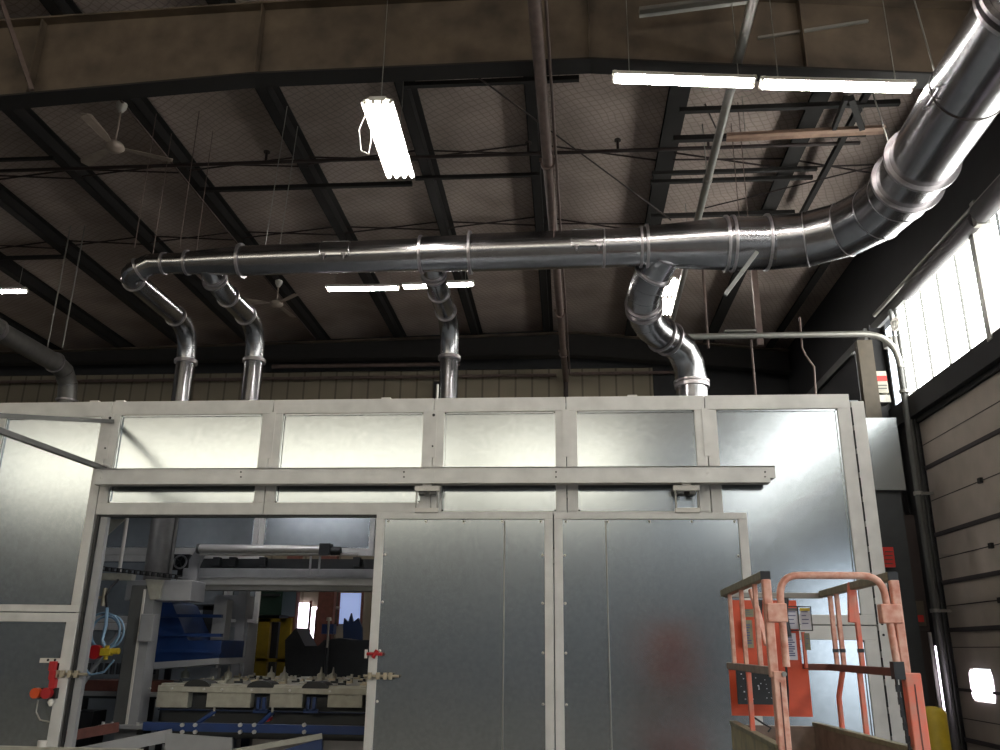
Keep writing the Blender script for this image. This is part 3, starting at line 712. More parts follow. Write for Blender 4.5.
# black reveal and inner jamb at the left of the opening
MB().box(-4.975, -4.945, BY-.005, BY+.02, 0, HZ).build('door_seal', 'black', bt)
MB().box(-4.942, -4.865, BY+.02, BY+.08, 0, HZ).build('inner_jamb', 'mach', bt)
MB().box(-4.965, -1.9, BY+.0, BY+.10, HZ-.02, HZ).build('door_seal', 'black', bt)
p = at(99, 541, BY+.05); MB().box(p.x-.03, p.x+.05, BY+.04, BY+.06, p.z-.02, p.z+.03).build('hinge', 'brass', bt)
# safety switch cluster and label plate left of the opening
sw = thing('interlock_switch', at(48, 685, BY-.02), 'red safety interlock switch with an orange button beside the left door post', 'switch')
for py, c_ in ((666, 'red'), (675, 'red'), (684, 'red')):
    p = at(53, py, BY-.03); MB().box(p.x-.03, p.x+.032, BY-.06, BY-.002, p.z-.045, p.z+.045).build('switch_body', c_, sw, bevel=.006)
p = at(38, 693, BY-.04); MB().cyl((p.x, BY-.10, p.z), (p.x, BY-.04, p.z), .05, 20).build('button', 'amber', sw)
p = at(49, 693, BY-.04); MB().cyl((p.x, BY-.10, p.z), (p.x, BY-.04, p.z), .052, 20).build('button', 'red', sw)
p = at(40, 693, BY-.03); q_ = at(57, 693, BY-.03); MB().box(p.x-.05, q_.x, BY-.045, BY-.002, p.z-.05, p.z+.05).build('button_plate', 'black', sw)
a = at(38, 700, BY-.05); 
MB().sweep([a, at(36, 712, BY-.05), at(40, 720, BY-.05), at(50, 722, BY-.03)], .008, 6).build('cable', 'conduit', sw)
p = at(51, 702, BY-.03); MB().sweep([(p.x, p.y, p.z+.03), (p.x, p.y, p.z), (p.x, p.y, p.z-.04)], [.02, .035, .012], 12).build('beacon', 'white', sw)
p0 = at(40, 658, BY-.01); p1 = at(59, 663, BY-.01)
lp_ = MB().box(p0.x, p1.x, BY-.008, BY+.012, p1.z, p0.z).build('latch_plate', 'white')
tag(lp_, 'small white drilled plate above the red interlock switch', 'plate')
for px in (48, 55): 
    p = at(px, 660, BY-.01); MB().cyl((p.x, BY-.012, p.z), (p.x, BY-.006, p.z), .013, 10).build('hole', 'black', lp_)

# ------------------------------------------------------------ inside the booth
GA = 10.9
gt = thing('machine_gantry', at(130, 730, 9.9), 'grey steel machine gantry inside the booth opening', 'machine')
a = at(112, 724, 9.9); b = at(136, 724, 9.9); tp = at(130, 598, 9.9)
zb = a.z
xm = a.x+(b.x-a.x)*.62
MB().box(a.x, xm, 9.9, 10.15, zb, tp.z+.15).build('column', 'column', gt, bevel=.01)
MB().box(xm+.002, b.x, 9.92, 10.15, zb, tp.z+.12).build('lit_side', 'mach', gt)  # column split into dark and lighter sides, shading put into the colours
MB().box(xm-.012, xm+.012, 9.88, 9.9, zb, tp.z+.1).build('edge_highlight', 'white', gt)  # painted highlight on the column corner, drawn as a pale bar
MB().box(a.x-.08, b.x+.18, 9.75, 10.3, zb-.035, zb).build('base_plate', 'mach', gt)
for dx in (-.05, .05, .35, .47): MB().cyl((a.x+dx, 9.8, zb), (a.x+dx, 9.8, zb+.03), .018, 8).build('bolt', 'roller', gt)
MB().box(a.x+.02, b.x, 9.95, 10.1, 0, zb-.035).build('leg', 'mach', gt)
p0 = at(143, 614, 9.85); p1 = at(153, 642, 9.85)
MB().box(p0.x, p1.x, 9.8, 9.9, p1.z, p0.z).build('side_bracket', 'mach', gt, bevel=.01)
# short arm from jamb with energy chain
p0 = at(98, 573, 9.7); p1 = at(131, 580, 9.7)
MB().box(p0.x, p1.x, 9.7, 9.8, p1.z, p0.z).build('chain_shelf', 'tray', gt)
ch = MB(); c0, c1 = at(97, 569, 9.7), at(178, 578, 9.7)
for k in range(15):
    p = c0.lerp(c1, k/14); ch.box(p.x-.035, p.x+.03, 9.68, 9.74, p.z-.012, p.z-.004).box(p.x-.035, p.x+.03, 9.68, 9.74, p.z+.028, p.z+.036).box(p.x-.035, p.x-.02, 9.68, 9.74, p.z-.01, p.z+.03)
ch.build('cable_chain', 'black', gt)
# head block and box beam
p0 = at(127, 580, 9.95); p1 = at(190, 601, 9.95)
MB().box(p0.x, p1.x, 9.95, 10.35, p1.z, p0.z).build('head_block', 'mach', gt, bevel=.01)
gp = [at(145, 579, 9.88), at(163, 580, 9.88), at(159, 599, 9.88), at(150, 600, 9.88)]
MB().prism(gp, (0, .05, 0)).build('gusset', 'tray', gt, bevel=.006)
p0 = at(178, 567, 10.6); p1 = at(378, 591, 10.6)
MB().box(p0.x, p1.x+.5, 10.6, 10.9, p1.z+.06, p0.z-.12).build('cross_beam', 'mach', gt, bevel=.01)
MB().box(p0.x, p1.x+.5, 10.75, 10.95, p0.z-.12, p0.z).build('cross_beam', 'mach', gt, bevel=.01)
MB().box(p0.x+.1, p1.x+.5, 10.62, 10.85, p1.z, p1.z+.06).build('beam_skirt', 'column', gt)
tp_ = [at(189, 560, 10.5), at(199, 545, 10.5), at(208, 545, 10.5), at(198, 566, 10.5), at(194, 600, 10.5), at(186, 600, 10.5), at(188, 575, 10.5)]
MB().prism(tp_, (0, .06, 0)).build('end_plate', 'mach', gt)
# roller tube with motor
p0 = at(200, 548.5, 10.4); p1 = at(322, 549.5, 10.4)
MB().cyl(p0, p1, .052, 20).build('roller', 'roller', gt)
MB().cyl(p0-Vector((.03, 0, 0)), p0, .062, 16).build('roller_cap', 'column', gt)
m_ = MB().box(p1.x-.02, p1.x+.12, 10.33, 10.47, p1.z-.07, p1.z+.07).cyl(p1+Vector((.12, 0, -.02)), p1+Vector((.24, 0, -.02)), .055, 16)
m_.build('motor', 'dark', gt, bevel=.006)
p0 = at(200, 554, 10.4); p1 = at(368, 556, 10.9)
MB().cyl(p0, (p1.x, 10.4, p0.z), .018, 10).build('tie_rod', 'roller', gt)
for px in (311, 320):
    p = at(px, 556, 10.38); MB().cyl((p.x, 10.38, p.z), (p.x, 10.38, p.z-.22), .014, 8).build('support_pin', 'mach', gt)
# dark machine head behind the beam
q = MB(); p0 = at(196, 557, 11.6); p1 = at(366, 572, 11.6)
q.box(p0.x, p1.x+.3, 11.6, 11.9, p1.z-.1, p0.z-.02)
for px in (216, 232, 262, 356): 
    p = at(px, 557, 11.5); q.box(p.x-.04, p.x+.05, 11.5, 11.6, p.z-.12, p.z)
q.build('carriage', 'dark', gt)
# fan box
fb = thing('cooling_fan', at(180, 562, 13), 'small square black cooling fan beside the upright duct in the booth', 'fan')
p0 = at(173, 554, 13); p1 = at(188, 570, 13); c = (p0+p1)/2
MB().box(p0.x, p1.x, 13, 13.1, p1.z, p0.z).build('housing', 'black', fb, bevel=.01)
MB().ring((c.x, 12.99, c.z), (0, 1, 0), .11, .02, 24, .085).build('grille_ring', 'mach', fb)
for k in range(5):
    t = k*2*math.pi/5; MB().bar((c.x, 12.99, c.z), (c.x+.09*math.cos(t), 12.985, c.z+.09*math.sin(t)), .01, .035, (0, 1, 0)).build('blade', 'dark', fb)
MB().box(c.x-.04, c.x+.04, 13.02, 13.08, 0, p1.z).build('stand', 'dark', fb)
# upright duct inside, white pipe
ud = thing('upright_duct', (-6.15, 12.5, 0), 'grey upright duct inside the booth left of the gantry', 'duct')
MB().cyl((-6.15, 12.5, 0), (-6.15, 12.5, 4.0), .185, 28).build('duct_section', 'ductold', ud)
MB().cyl((-5.95, 12.5, 0), (-5.95, 12.5, 4.0), .03, 12).build('seam', 'ductold', ud)
p = at(121, 560, 9.8); tag(MB().cyl((p.x, 9.8, at(120, 573, 9.8).z), (p.x, 9.8, 4.05), .022, 12).build('riser_pipe', 'white'), 'thin white riser pipe in the top left of the booth opening', 'pipe')
tri = [at(101, 519, 9.2), at(125, 519, 9.2), at(103, 539, 9.2)]
tag(MB().prism(tri, (0, .02, 0)).build('corner_gusset', 'tray'), 'beige triangular plate in the top left corner of the opening', 'plate')
# blue hopper machine
hp = thing('blue_hopper', at(180, 660, 11.2), 'dark blue hopper machine behind the grey column', 'machine')
MB().prism([at(146, 616, 11), at(163, 599, 11), at(172, 603, 11), at(188, 640, 11), at(222, 640, 11), at(219, 662, 11), at(143, 664, 11)], (0, .8, 0)).build('hopper', 'blue', hp, bevel=.01)
for y0 in (615.5, 634.5, 651): 
    a, b = at(150, y0, 10.97), at(222, y0+2, 10.97)
    MB().box(a.x, b.x, 10.94, 11.0, a.z-.02, a.z+.02).build('stiffener', 'blue', hp)
MB().prism([at(144, 663, 10.9), at(219, 658, 10.9), at(219, 664, 10.9), at(143, 670, 10.9)], (0, .9, 0)).build('lower_rail', 'mach', hp)
for px in (146, 216):
    p = at(px, 668, 11.4); MB().box(p.x-.05, p.x+.05, 11.35, 11.45, 0, p.z).build('leg', 'mach', hp)
p0, p1 = at(220, 600, 11.3), at(226, 642, 11.3)
MB().box(p0.x-.03, p1.x, 11.2, 11.4, p1.z, p0.z).build('side_bracket', 'mach', hp)
q = MB(); p0, p1 = at(172, 604, 11.85), at(222, 610, 11.85); q.box(p0.x, p1.x, 11.85, 11.95, p1.z, p0.z); p0, p1 = at(205, 606, 11.9), at(222, 645, 11.9); q.box(p0.x, p1.x, 11.85, 12.1, p1.z, p0.z)
q.build('valve_block', 'dark', hp)
for (x0, x1, y0, y1, m) in ((178, 200, 611, 615, 'tray'), (180, 202, 617, 622, 'rust'), (182, 188, 622, 626, 'tray'), (190, 199, 622, 626, 'tray'), (186, 190, 632, 637, 'tray'), (197, 202, 628, 636, 'tray')):
    p0, p1 = at(x0, y0, 12.0), at(x1, y1, 12.0); MB().box(p0.x, p1.x, 11.98, 12.02, p1.z, p0.z).build('fitting', m, hp)
# louvre/grey curtain plate above the hopper
p0, p1 = at(216, 595, 12.5), at(243, 618, 12.5)
cr = thing('grey_cabinet', ((p0.x+p1.x)/2, 12.6, 0), 'grey sheet cabinet between the hopper and the rear post', 'cabinet')
MB().box(p0.x, p1.x, 12.5, 12.9, p1.z, p0.z).build('upper_box', 'mach', cr)
p0, p1 = at(223, 622, 12.5), at(243, 676, 12.5)
MB().box(p0.x, p1.x, 12.5, 12.9, 0, p0.z).build('cabinet_body', 'mach', cr)
MB().box(p0.x+.04, p1.x-.04, 12.485, 12.5, .5, p0.z-.07).build('door', 'inner', cr)
p0, p1 = at(240, 594, 12.45), at(252, 676, 12.45)
tag(MB().box(p0.x, p0.x+.13, 12.4, 12.5, 0, p0.z+.4).build('steel_post', 'mach'), 'pale grey upright post in the middle of the booth opening', 'post')
# conveyor tray with fixtures
cv = thing('conveyor_table', at(260, 720, 10.5), 'pale steel conveyor table covered in small clamps', 'conveyor')
TZ2, ty0, ty1 = 1.20, 9.75, 12.6
x0, x1 = at(157, 688, ty0).x, at(400, 688, ty0).x
zt = 1.19; zb2 = at(260, 706, ty0).z
def slab_row(y):
    pass
xl0, xl1 = at(160, 690, ty0).x, at(395, 690, ty0).x
MB().box(xl0, xl1, ty0+.02, ty1, zt-.05, zt).build('table_top', 'tray', cv, bevel=.006)
MB().box(xl0-.02, xl1, ty0-.02, ty0+.05, zt-.09, zt-.02).build('front_rail', 'tray', cv, bevel=.006)
for (pa, pb) in ((157, 187), (207, 250), (270, 302), (328, 362)):
    a, b = at(pa, 694, ty0), at(pb, 706, ty0)
    MB().box(a.x, b.x, ty0, ty0+.35, b.z-.02, zt-.085).build('carrier_block', 'tray', cv, bevel=.006)
for pc_ in (198, 261, 316):
    a = at(pc_, 685, ty0); V = []
    w = .15
    V = [(a.x+w*math.cos(math.pi*k/10), ty0-.03, zt-.03+.075*math.sin(math.pi*k/10)) for k in range(11)]
    MB().prism(V, (0, .25, 0)).build('wheel_guard', 'black', cv)
random.seed(3)
for r_ in range(6):
    for k in range(10):
        X = xl0+.12+k*.235+random.uniform(-.05, .05); Y = ty0+.25+r_*.45+random.uniform(-.1, .1)
        if X > xl1-.05: continue
        q = MB(); h = random.choice((.03, .04, .05))
        q.box(X-.05, X+.03, Y-.03, Y+.03, zt, zt+h*.5).cyl((X+.02, Y, zt), (X+.02, Y, zt+h), .018, 8)
        q.build('clamp_block', random.choice(('tray', 'brass', 'dark')), cv)
for px in (185, 228, 271, 284, 321, 333):
    p = at(px, 676, 11.4); MB().sweep([(p.x, 11.4, zt), (p.x, 11.4, zt+.07), (p.x, 11.4, zt+.09), (p.x, 11.4, zt+.16)], [.055, .05, .018, .006], 10).build('locating_pin', 'tray', cv)
for px in (150, 172, 204, 222, 252, 290, 330):
    p = at(px, 688, ty0-.03); MB().cyl((p.x, ty0-.04, zt-.055), (p.x, ty0-.02, zt-.055), .012, 8).build('bolt', 'roller', cv)
a, b = at(157, 706, ty0), at(366, 711, ty0)
MB().box(a.x, xl1, ty0+.03, ty0+.1, b.z-.03, a.z-.03).build('blue_rail', 'navy', cv)['label'] = 'dark blue lower rail'
MB().box(xl0, xl1, ty0+.12, ty1, .62, zt-.1).build('bed', 'dark', cv)
for X in (xl0+.1, xl1-.1):
    for Y in (ty0+.3, ty1-.2): MB().box(X-.06, X+.06, Y-.06, Y+.06, 0, .62).build('leg', 'navy', cv)
# left extension of conveyor behind the column
a, b = at(80, 693, 10.4), at(157, 697, 10.4)
lx = thing('side_conveyor', at(110, 700, 10.4), 'dark side conveyor shelf left of the grey column', 'conveyor')
MB().box(a.x, b.x, 10.4, 10.45, b.z, a.z+.02).build('shelf_edge', 'mach', lx)
MB().box(a.x, b.x, 10.45, 11.6, a.z-.06, a.z-.01).build('shelf', 'dark', lx)
a, b = at(86, 680, 11.0), at(160, 690, 11.0)
MB().box(a.x, b.x, 11., 11.5, at(100, 691, 11.).z, a.z).build('roller_bed', 'rust', lx)
q = MB()
for k in range(12):
    p = at(88+k*6, 671, 11.3); q.cyl((p.x, 11.3, p.z-.04), (p.x, 11.3, p.z+.10), .028, 10)
q.build('roller_row', 'dark', lx)
for px in (84, 150):
    p = at(px, 697, 11); MB().box(p.x-.04, p.x+.04, 10.95, 11.05, 0, p.z).build('leg', 'dark', lx)
rod('brace_bar', at(78, 690, 10.2), at(120, 632, 10.2), .03, 'mach', 'grey diagonal brace below the yellow regulator', 'brace')
p0, p1 = at(72, 711, 10.1), at(90, 735, 10.1)
tag(MB().box(p0.x, p1.x, 10.1, 10.4, p1.z-.4, p0.z).build('control_box', 'black'), 'black box low beside the left door jamb', 'box')
# front blue rail, swing arms, side beams and trough
fr = thing('loading_frame', at(240, 735, 9.3), 'blue and grey loading frame in front of the conveyor', 'frame')
a, b = at(143, 722, 9.3), at(360, 735, 9.3)
MB().box(a.x, b.x+.05, 9.3, 9.36, b.z, a.z).build('blue_rail', 'blue', fr, bevel=.004)
for px in (182, 195, 240, 254, 304):
    for py in (725, 732):
        p = at(px, py, 9.28); MB().cyl((p.x, 9.27, p.z), (p.x, 9.3, p.z), .02, 10).build('bolt', 'roller', fr)
for (x0_, y0_, x1_, y1_) in ((198, 723, 214, 712), (260, 724, 272, 713)):
    MB().bar(at(x0_, y0_, 9.33), at(x1_, y1_, 9.6), .05, .02).build('swing_arm', 'blue', fr)
    p = at(x1_, y1_, 9.6); MB().cyl((p.x, 9.6, p.z-.04), (p.x, 9.6, p.z+.06), .012, 8).build('pin', 'tray', fr)
p = at(269, 718, 9.6); MB().cyl((p.x, 9.55, p.z), (p.x, 9.62, p.z), .035, 14).build('red_knob', 'red', fr)
for px in (262, 312):
    p = at(px, 704, 9.7)
    q = MB().box(p.x-.05, p.x-.015, 9.66, 9.7, p.z-.07, p.z+.07).box(p.x+.015, p.x+.05, 9.66, 9.7, p.z-.07, p.z+.07).box(p.x-.08, p.x+.08, 9.66, 9.7, p.z-.09, p.z-.05)
    q.build('blue_clamp', 'blue', fr)
MB().bar(at(46, 740, 8.95), at(118, 727, 9.6), .04, .10).build('red_brown_beam', 'rust', fr)
MB().bar(at(62, 757, 8.95), at(172, 735, 9.25), .05, .12).build('side_beam', 'mach', fr)
tt = at(172, 733, 9.25)
MB().prism([at(165, 733, 9.2), at(232, 738, 9.2), at(232, 760, 9.2), at(165, 760, 9.2)], (0, .03, 0)).build('trough_side', 'mach', fr)
MB().bar(at(232, 752, 8.9), at(322, 736, 9.2), .05, .05).build('trough_rim', 'tray', fr)
MB().prism([at(250, 760, 8.95), at(322, 738, 9.22), at(322, 760, 9.22)], (0, .03, 0)).build('trough_side', 'blue', fr)
MB().box(tt.x, at(322, 745, 9.2).x, 8.95, 9.2, .35, .40).build('trough_floor', 'mach', fr)
for px in (170, 318):
    p = at(px, 740, 9.3); MB().box(p.x-.04, p.x+.04, 9.3, 9.38, 0, p.z-.02).build('leg', 'mach', fr)
fg = thing('guard_rail', at(40, 748, 7.6), 'thin pale rail along the bottom left edge of the picture', 'rail')
a, b = at(-60, 745, 7.6), at(140, 751, 7.6)
MB().box(a.x, b.x, 7.6, 7.66, a.z-.05, a.z).build('top_bar', 'tray', fg)
for px in (-30, 42):
    p = at(px, 747, 7.62); MB().box(p.x-.03, p.x+.03, 7.61, 7.65, 0, a.z-.05).build('post', 'mach', fg)
p = at(42, 742, 7.62); MB().cyl((p.x, 7.63, a.z), (p.x, 7.63, a.z+.05), .04, 12).build('bolt', 'white', fg)
# hose coil and regulator
hc = thing('hose_coil', at(104, 632, 9.6), 'coiled pale blue air hose left of the grey column', 'hose')
c = at(102, 632, 9.6); q = []
for (R_, n_, off) in ((.21, 26, 0), (.17, 24, .03), (.19, 26, .06)):
    pts = [Vector((c.x+off*.6+R_*math.cos(2*math.pi*k/n_), 9.6+off, c.z+R_*math.sin(2*math.pi*k/n_))) for k in range(n_+1)]
    MB().sweep(pts, .012, 8, caps=False).build('loop', 'hose', hc)
MB().sweep([at(107, 608, 9.55), at(106, 625, 9.5), at(102, 640, 9.5), at(107, 652, 9.5)], .02, 8).build('straight_hose', 'hose', hc)
MB().sweep([at(84, 640, 9.5), at(80, 660, 9.5), at(90, 675, 9.5), at(104, 672, 9.5), at(114, 660, 9.5)], .012, 8).build('tail', 'hose', hc)
rg = thing('air_regulator', at(106, 655, 9.5), 'yellow and red air regulator hanging from the blue hose', 'regulator')
p = at(107, 652, 9.45)
MB().box(p.x-.07, p.x+.05, 9.42, 9.5, p.z-.04, p.z+.04).cyl((p.x+.05, 9.46, p.z+.01), (p.x+.13, 9.46, p.z+.01), .035, 12).cyl((p.x-.01, 9.46, p.z-.08), (p.x-.01, 9.46, p.z+.07), .025, 12).build('valve_body', 'yellow', rg, bevel=.008)
p = at(97, 652, 9.5); MB().cyl((p.x, 9.44, p.z), (p.x, 9.52, p.z), .075, 18).build('gauge', 'red', rg)['label'] = 'red round gauge'
p = at(104, 597, 9.55); q = MB().cyl((p.x, 9.55, p.z-.1), (p.x, 9.55, p.z+.1), .025, 10).box(p.x-.13, p.x-.03, 9.53, 9.57, p.z-.02, p.z+.01)
tag(q.build('air_coupling', 'brass'), 'small brass air coupling above the hose coil', 'coupling')
tag(MB().sweep([at(107, 608, 9.56), at(106, 596, 9.52), at(110, 588, 9.52), at(118, 580, 9.7)], .014, 8).build('black_hose', 'black'), 'short black hose above the blue coil', 'hose')

# ------------------------------------------------------------ hall beyond the booth
ym = thing('yellow_guard_frame', at(268, 640, 17), 'yellow steel guard frame seen through the booth opening', 'frame')
for (x0_, x1_, y0_, y1_) in ((249, 286, 618, 622), (259, 264, 618, 690), (281, 285, 618, 690), (247, 285, 658, 662)):
    p0, p1 = at(x0_, y0_, 17), at(x1_, y1_, 17)
    MB().box(p0.x, p1.x, 17, 17.12, 0 if y1_ > 680 else p1.z, p0.z).build('rail', 'yellowm', ym)
gm = thing('green_machine', at(266, 600, 17.6), 'dark green machine head above the yellow frame', 'machine')
p0, p1 = at(253, 590, 17.6), at(281, 615, 17.6); MB().box(p0.x, p1.x, 17.6, 18.5, p1.z, p0.z+.3).build('head', 'green', gm)
MB().box(p0.x+.1, p1.x-.1, 17.8, 18.4, 0, p1.z).build('base', 'black', gm)
MB().box(p0.x+.05, p1.x-.05, 17.57, 17.6, p0.z-.12, p0.z-.08).build('trim_bar', 'dark', gm)
for px, w in ((290, .3), (326, .35)):
    p = at(px, 600, 18.6); tag(MB().box(p.x-w/2, p.x+w/2, 18.6, 18.8, 0, 4.5).build('rust_column', 'rust'), 'rust red column beyond the booth %s of the bright slits' % ('left' if px < 300 else 'right'), 'column')
def sil(pts, Y, d, label, name='machine_outline', m='dark'):
    o = MB().prism([at(x, y, Y) for x, y in pts], (0, d, 0)).build(name, m); tag(o, label, 'machine')
sil([(285, 640), (296, 628), (305, 646), (318, 646), (324, 640), (340, 638), (352, 640), (400, 640), (400, 745), (285, 745)], 16.2, .8, 'dark bulky machine far behind the conveyor', 'dark_machine')
pj = thing('machine_pendant', at(332, 628, 15.8), 'small blue machine head with a pale post far behind the conveyor', 'machine')
p0, p1 = at(322, 624, 15.8), at(333, 634, 15.8); MB().box(p0.x, p1.x, 15.8, 16, p1.z, p0.z).build('head', 'blue', pj)
p = at(329, 619, 15.75); MB().sweep([(p.x, 15.75, p.z+.03), (p.x, 15.75, p.z-.03)], [.04, .05], 10).cyl((p.x, 15.75, p.z), (p.x, 15.75, p.z-.5), .02, 8).build('post', 'tray', pj)
MB().cyl((p.x, 15.78, 0), (p.x, 15.78, p.z-.3), .03, 8).build('stand', 'dark', pj)
p0 = at(320, 607, 19.2); p1 = at(340, 608, 19.2); rod('wall_rail', p0, p1, .03, 'conduit', 'thin pale rail in front of the far wall through the opening', 'rail')
sil([(343, 626), (344, 618), (348, 622), (351, 613), (353, 622), (358, 618), (362, 628), (362, 760), (343, 760)], 18.5, .1, 'dark spiky tool rack against the bluish far window', 'tool_rack', 'navy')

# ------------------------------------------------------------ right side: column, conduits, panel, signs
cl = thing('wall_column', (5.3, 14, 0), 'grey steel column against the right wall by the conduits', 'column')
MB().box(5.2, 5.22, 13.85, 14.15, 0, 6.95).box(5.2, 5.47, 13.99, 14.01, 0, 6.95).box(5.45, 5.47, 13.85, 14.15, 0, 6.95).build('flange_section', 'liner', cl)
MB().box(5.12, 5.18, 13.88, 13.94, 3., 6.9).build('side_channel', 'column', cl)
a, b = Vector((1.9, 13, 6.47)), Vector((5.28, 13, 6.47))
cd = thing('bent_conduit', (5.28, 13, 3), 'large pale conduit running right above the booth then bending down', 'conduit')
MB().sweep([a, (4.75, 13, 6.47)]+arc((4.75, 13, 6.47), (5.28, 13, 6.47), (5.28, 13, 5.9), 8)[1:], .05, 14).build('conduit_run', 'conduit', cd)
MB().cyl((5.28, 13, 5.9), (5.28, 13, .0), .038, 14).build('lower_run', 'column', cd)  # darker grey than the upper run, weaker light put into the colour
for z in (2.2, 3.9, 5.5): MB().ring((5.28, 13, z), (0, 0, 1), .07, .05, 14, .05).box(5.28, XR, 12.98, 13.02, z-.02, z+.02).build('clamp', 'conduit', cd)
MB().box(2.6, 3.1, 12.95, 13.05, 6.53, 6.56).build('support_strap', 'conduit', cd)
for X, r in ((5.37, .025), (5.45, .03)):
    rod('conduit', (X, 13.3, .0), (X, 13.3, 7.0), r, 'column', 'thin upright conduit %s the large bent conduit' % ('left beside' if X < 5.4 else 'right beside'), 'conduit')
for px, Y in ((757, 13.6),):
    p = at(px, 300, Y); tag(MB().box(p.x-.05, p.x+.05, Y, Y+.08, 6.53, zr(p.x)).build('hanger_post', 'pipe'), 'brown upright channel hanging behind the wide duct collar', 'post')
for px, Y in ((705, 13.1),):
    p = at(px, 300, Y); rod('drop_pipe', (p.x, Y, 6.3), (p.x, Y, zr(p.x)), .022, 'pipe', 'thin brown pipe dropping to the bent conduit', 'pipe')
w = [at(801, 330, 13.2), at(802, 348, 13.2), at(806, 356, 13.2), at(814, 367, 13.2), at(816, 400, 13.2)]
w[0].z = 6.85
tag(MB().sweep(w, .018, 8).build('bent_wire', 'pipe'), 'thin kinked wire hanging above the right of the booth', 'wire')
tag(MB().cyl(at(751, 340, 13.3), at(756, 398, 13.3), .018, 8).build('hanging_wire', 'pipe'), 'thin straight wire hanging above the booth', 'wire')
# tan post and disconnect box
p0 = at(857, 340, 13.4); p1 = at(872, 340, 13.4)
tag(MB().box(p0.x, p1.x, 13.4, 13.55, 0, p0.z).build('tan_post', 'tan'), 'tan upright post behind the right corner of the booth', 'post')
dbx = thing('disconnect_box', at(882, 386, 13.6), 'pale electrical disconnect box with a red label on the column', 'box')
p0, p1 = at(872, 371, 13.6), at(889, 393, 13.6)
MB().box(p0.x, p1.x, 13.6, 13.8, p1.z, p0.z).build('enclosure', 'tray', dbx, bevel=.01)
q0, q1 = at(875, 376, 13.6), at(887, 381, 13.6); MB().box(q0.x, q1.x, 13.59, 13.6, q1.z, q0.z).build('warning_label', 'redd', dbx)['label'] = 'red warning label'
for yy in (385, 388):
    q0, q1 = at(874, yy, 13.6), at(887, yy+1, 13.6); MB().box(q0.x, q1.x, 13.59, 13.6, q1.z, q0.z).build('print_line', 'column', dbx)
q0, q1 = at(873, 395, 13.6), at(891, 402, 13.6); MB().box(q0.x, q1.x, 13.6, 13.85, q1.z, q0.z).build('lower_box', 'conduit', dbx)
MB().sweep([at(873, 377, 13.65), at(868, 383, 13.65), at(868, 392, 13.65), at(876, 400, 13.65)], .02, 8).build('cable', 'black', dbx)
MB().box(p1.x, 5.14, 13.86, 13.9, p1.z, p1.z+.1).build('mount', 'column', dbx)
q0, q1 = at(889, 336, 13.4), at(903, 343, 13.4)
tag(MB().box(q0.x, q1.x, 13.4, 13.7, q1.z, q0.z).build('junction_box', 'conduit'), 'small ribbed junction box where the conduit bends down', 'box')
# spring pulley at the head of the window strip
q = thing('door_pulley', (5.3, 13.3, 6.95), 'round grey cable pulley at the corner of the window header', 'pulley')
c = at(896, 324, 13.2); MB().ring(c, (1, .2, 0), .12, .05, 20, .06).build('wheel', 'conduit', q); MB().box(c.x, XR, c.y-.02, c.y+.04, c.z-.02, c.z+.02).build('bracket', 'conduit', q)
rc = thing('rolled_curtain', (5.3, 11, 7.0), 'dark rolled tube along the top of the right window strip', 'curtain')
MB().cyl((5.36, 10.2, 6.98), (5.36, 12.6, 6.98), .11, 18).cyl((5.36, 5.0, 7.0), (5.36, 10.05, 7.0), .14, 18).build('roll', 'doorrib', rc)
MB().cyl((5.34, 5., 7.15), (5.34, 13.9, 7.15), .035, 12).build('shaft', 'conduit', rc)
MB().box(5.3, 5.48, 10.08, 10.18, 6.85, 7.2).build('bracket', 'conduit', rc)
# galvanized panel right of the booth and dark cabinets below
p0, p1 = at(863, 418, 11.5), at(906, 490, 11.5)
gp_ = thing('side_cabinet', (p0.x+.3, 11.6, 0), 'tall dark cabinet with a galvanized top between booth and right wall', 'cabinet')
MB().box(p0.x-.1, p1.x, 11.5, 12.1, p1.z, p0.z).build('galvanized_top', 'sheet', gp_)
MB().box(p0.x-.1, p1.x-.05, 11.56, 12.05, 0, p1.z).build('cabinet_body', 'dark', gp_)
q0, q1 = at(898, 515, 12.2), at(926, 600, 12.2)
tag(MB().box(q0.x, q1.x, 12.2, 12.5, 1.9, q0.z).box(q0.x+.05, q0.x+.2, 12.25, 12.45, 0, 1.9).build('brown_cabinet', 'rod'), 'dark brown cabinet by the right wall below the galvanized one', 'cabinet')
q0, q1 = at(882, 547, 11.45), at(896, 567, 11.45)
sg = MB().box(q0.x, q1.x, 11.46, 11.5, q1.z, q0.z).build('red_sign', 'redd'); tag(sg, 'small red sign just right of the booth corner', 'sign')
q = MB()
for yy in (551, 555, 559, 563):
    u0, u1 = at(885, yy, 11.45), at(893, yy+1.2, 11.45); q.box(u0.x, u1.x, 11.452, 11.46, u1.z, u0.z)
q.build('lettering', 'rust', sg)
q0, q1 = at(913, 601, 12.19), at(926, 626, 12.19)
nt_ = MB().box(q0.x, q1.x, 12.17, 12.2, q1.z, q0.z).build('notice_board', 'tan'); tag(nt_, 'small pale notice with a red mark by the overhead door', 'notice')
u0, u1 = at(916, 615, 12.17), at(924, 622, 12.17); MB().box(u0.x, u1.x, 12.16, 12.17, u1.z, u0.z).build('red_mark', 'redd', nt_)
q0 = at(917, 632, 12.9); q1 = at(924, 632, 12.9)
tk = MB().box(q0.x, q1.x, 12.9, 13.0, 0, q0.z).box(q1.x+.06, q1.x+.1, 12.9, 13.0, 0, q0.z).build('door_track', 'conduit'); tag(tk, 'grey upright door track behind the yellow bollard', 'track')
bo = at(930, 706, 10.9)
bl = thing('bollard', (bo.x, 10.9, 0), 'yellow round bollard at the lower right by the overhead door', 'bollard')
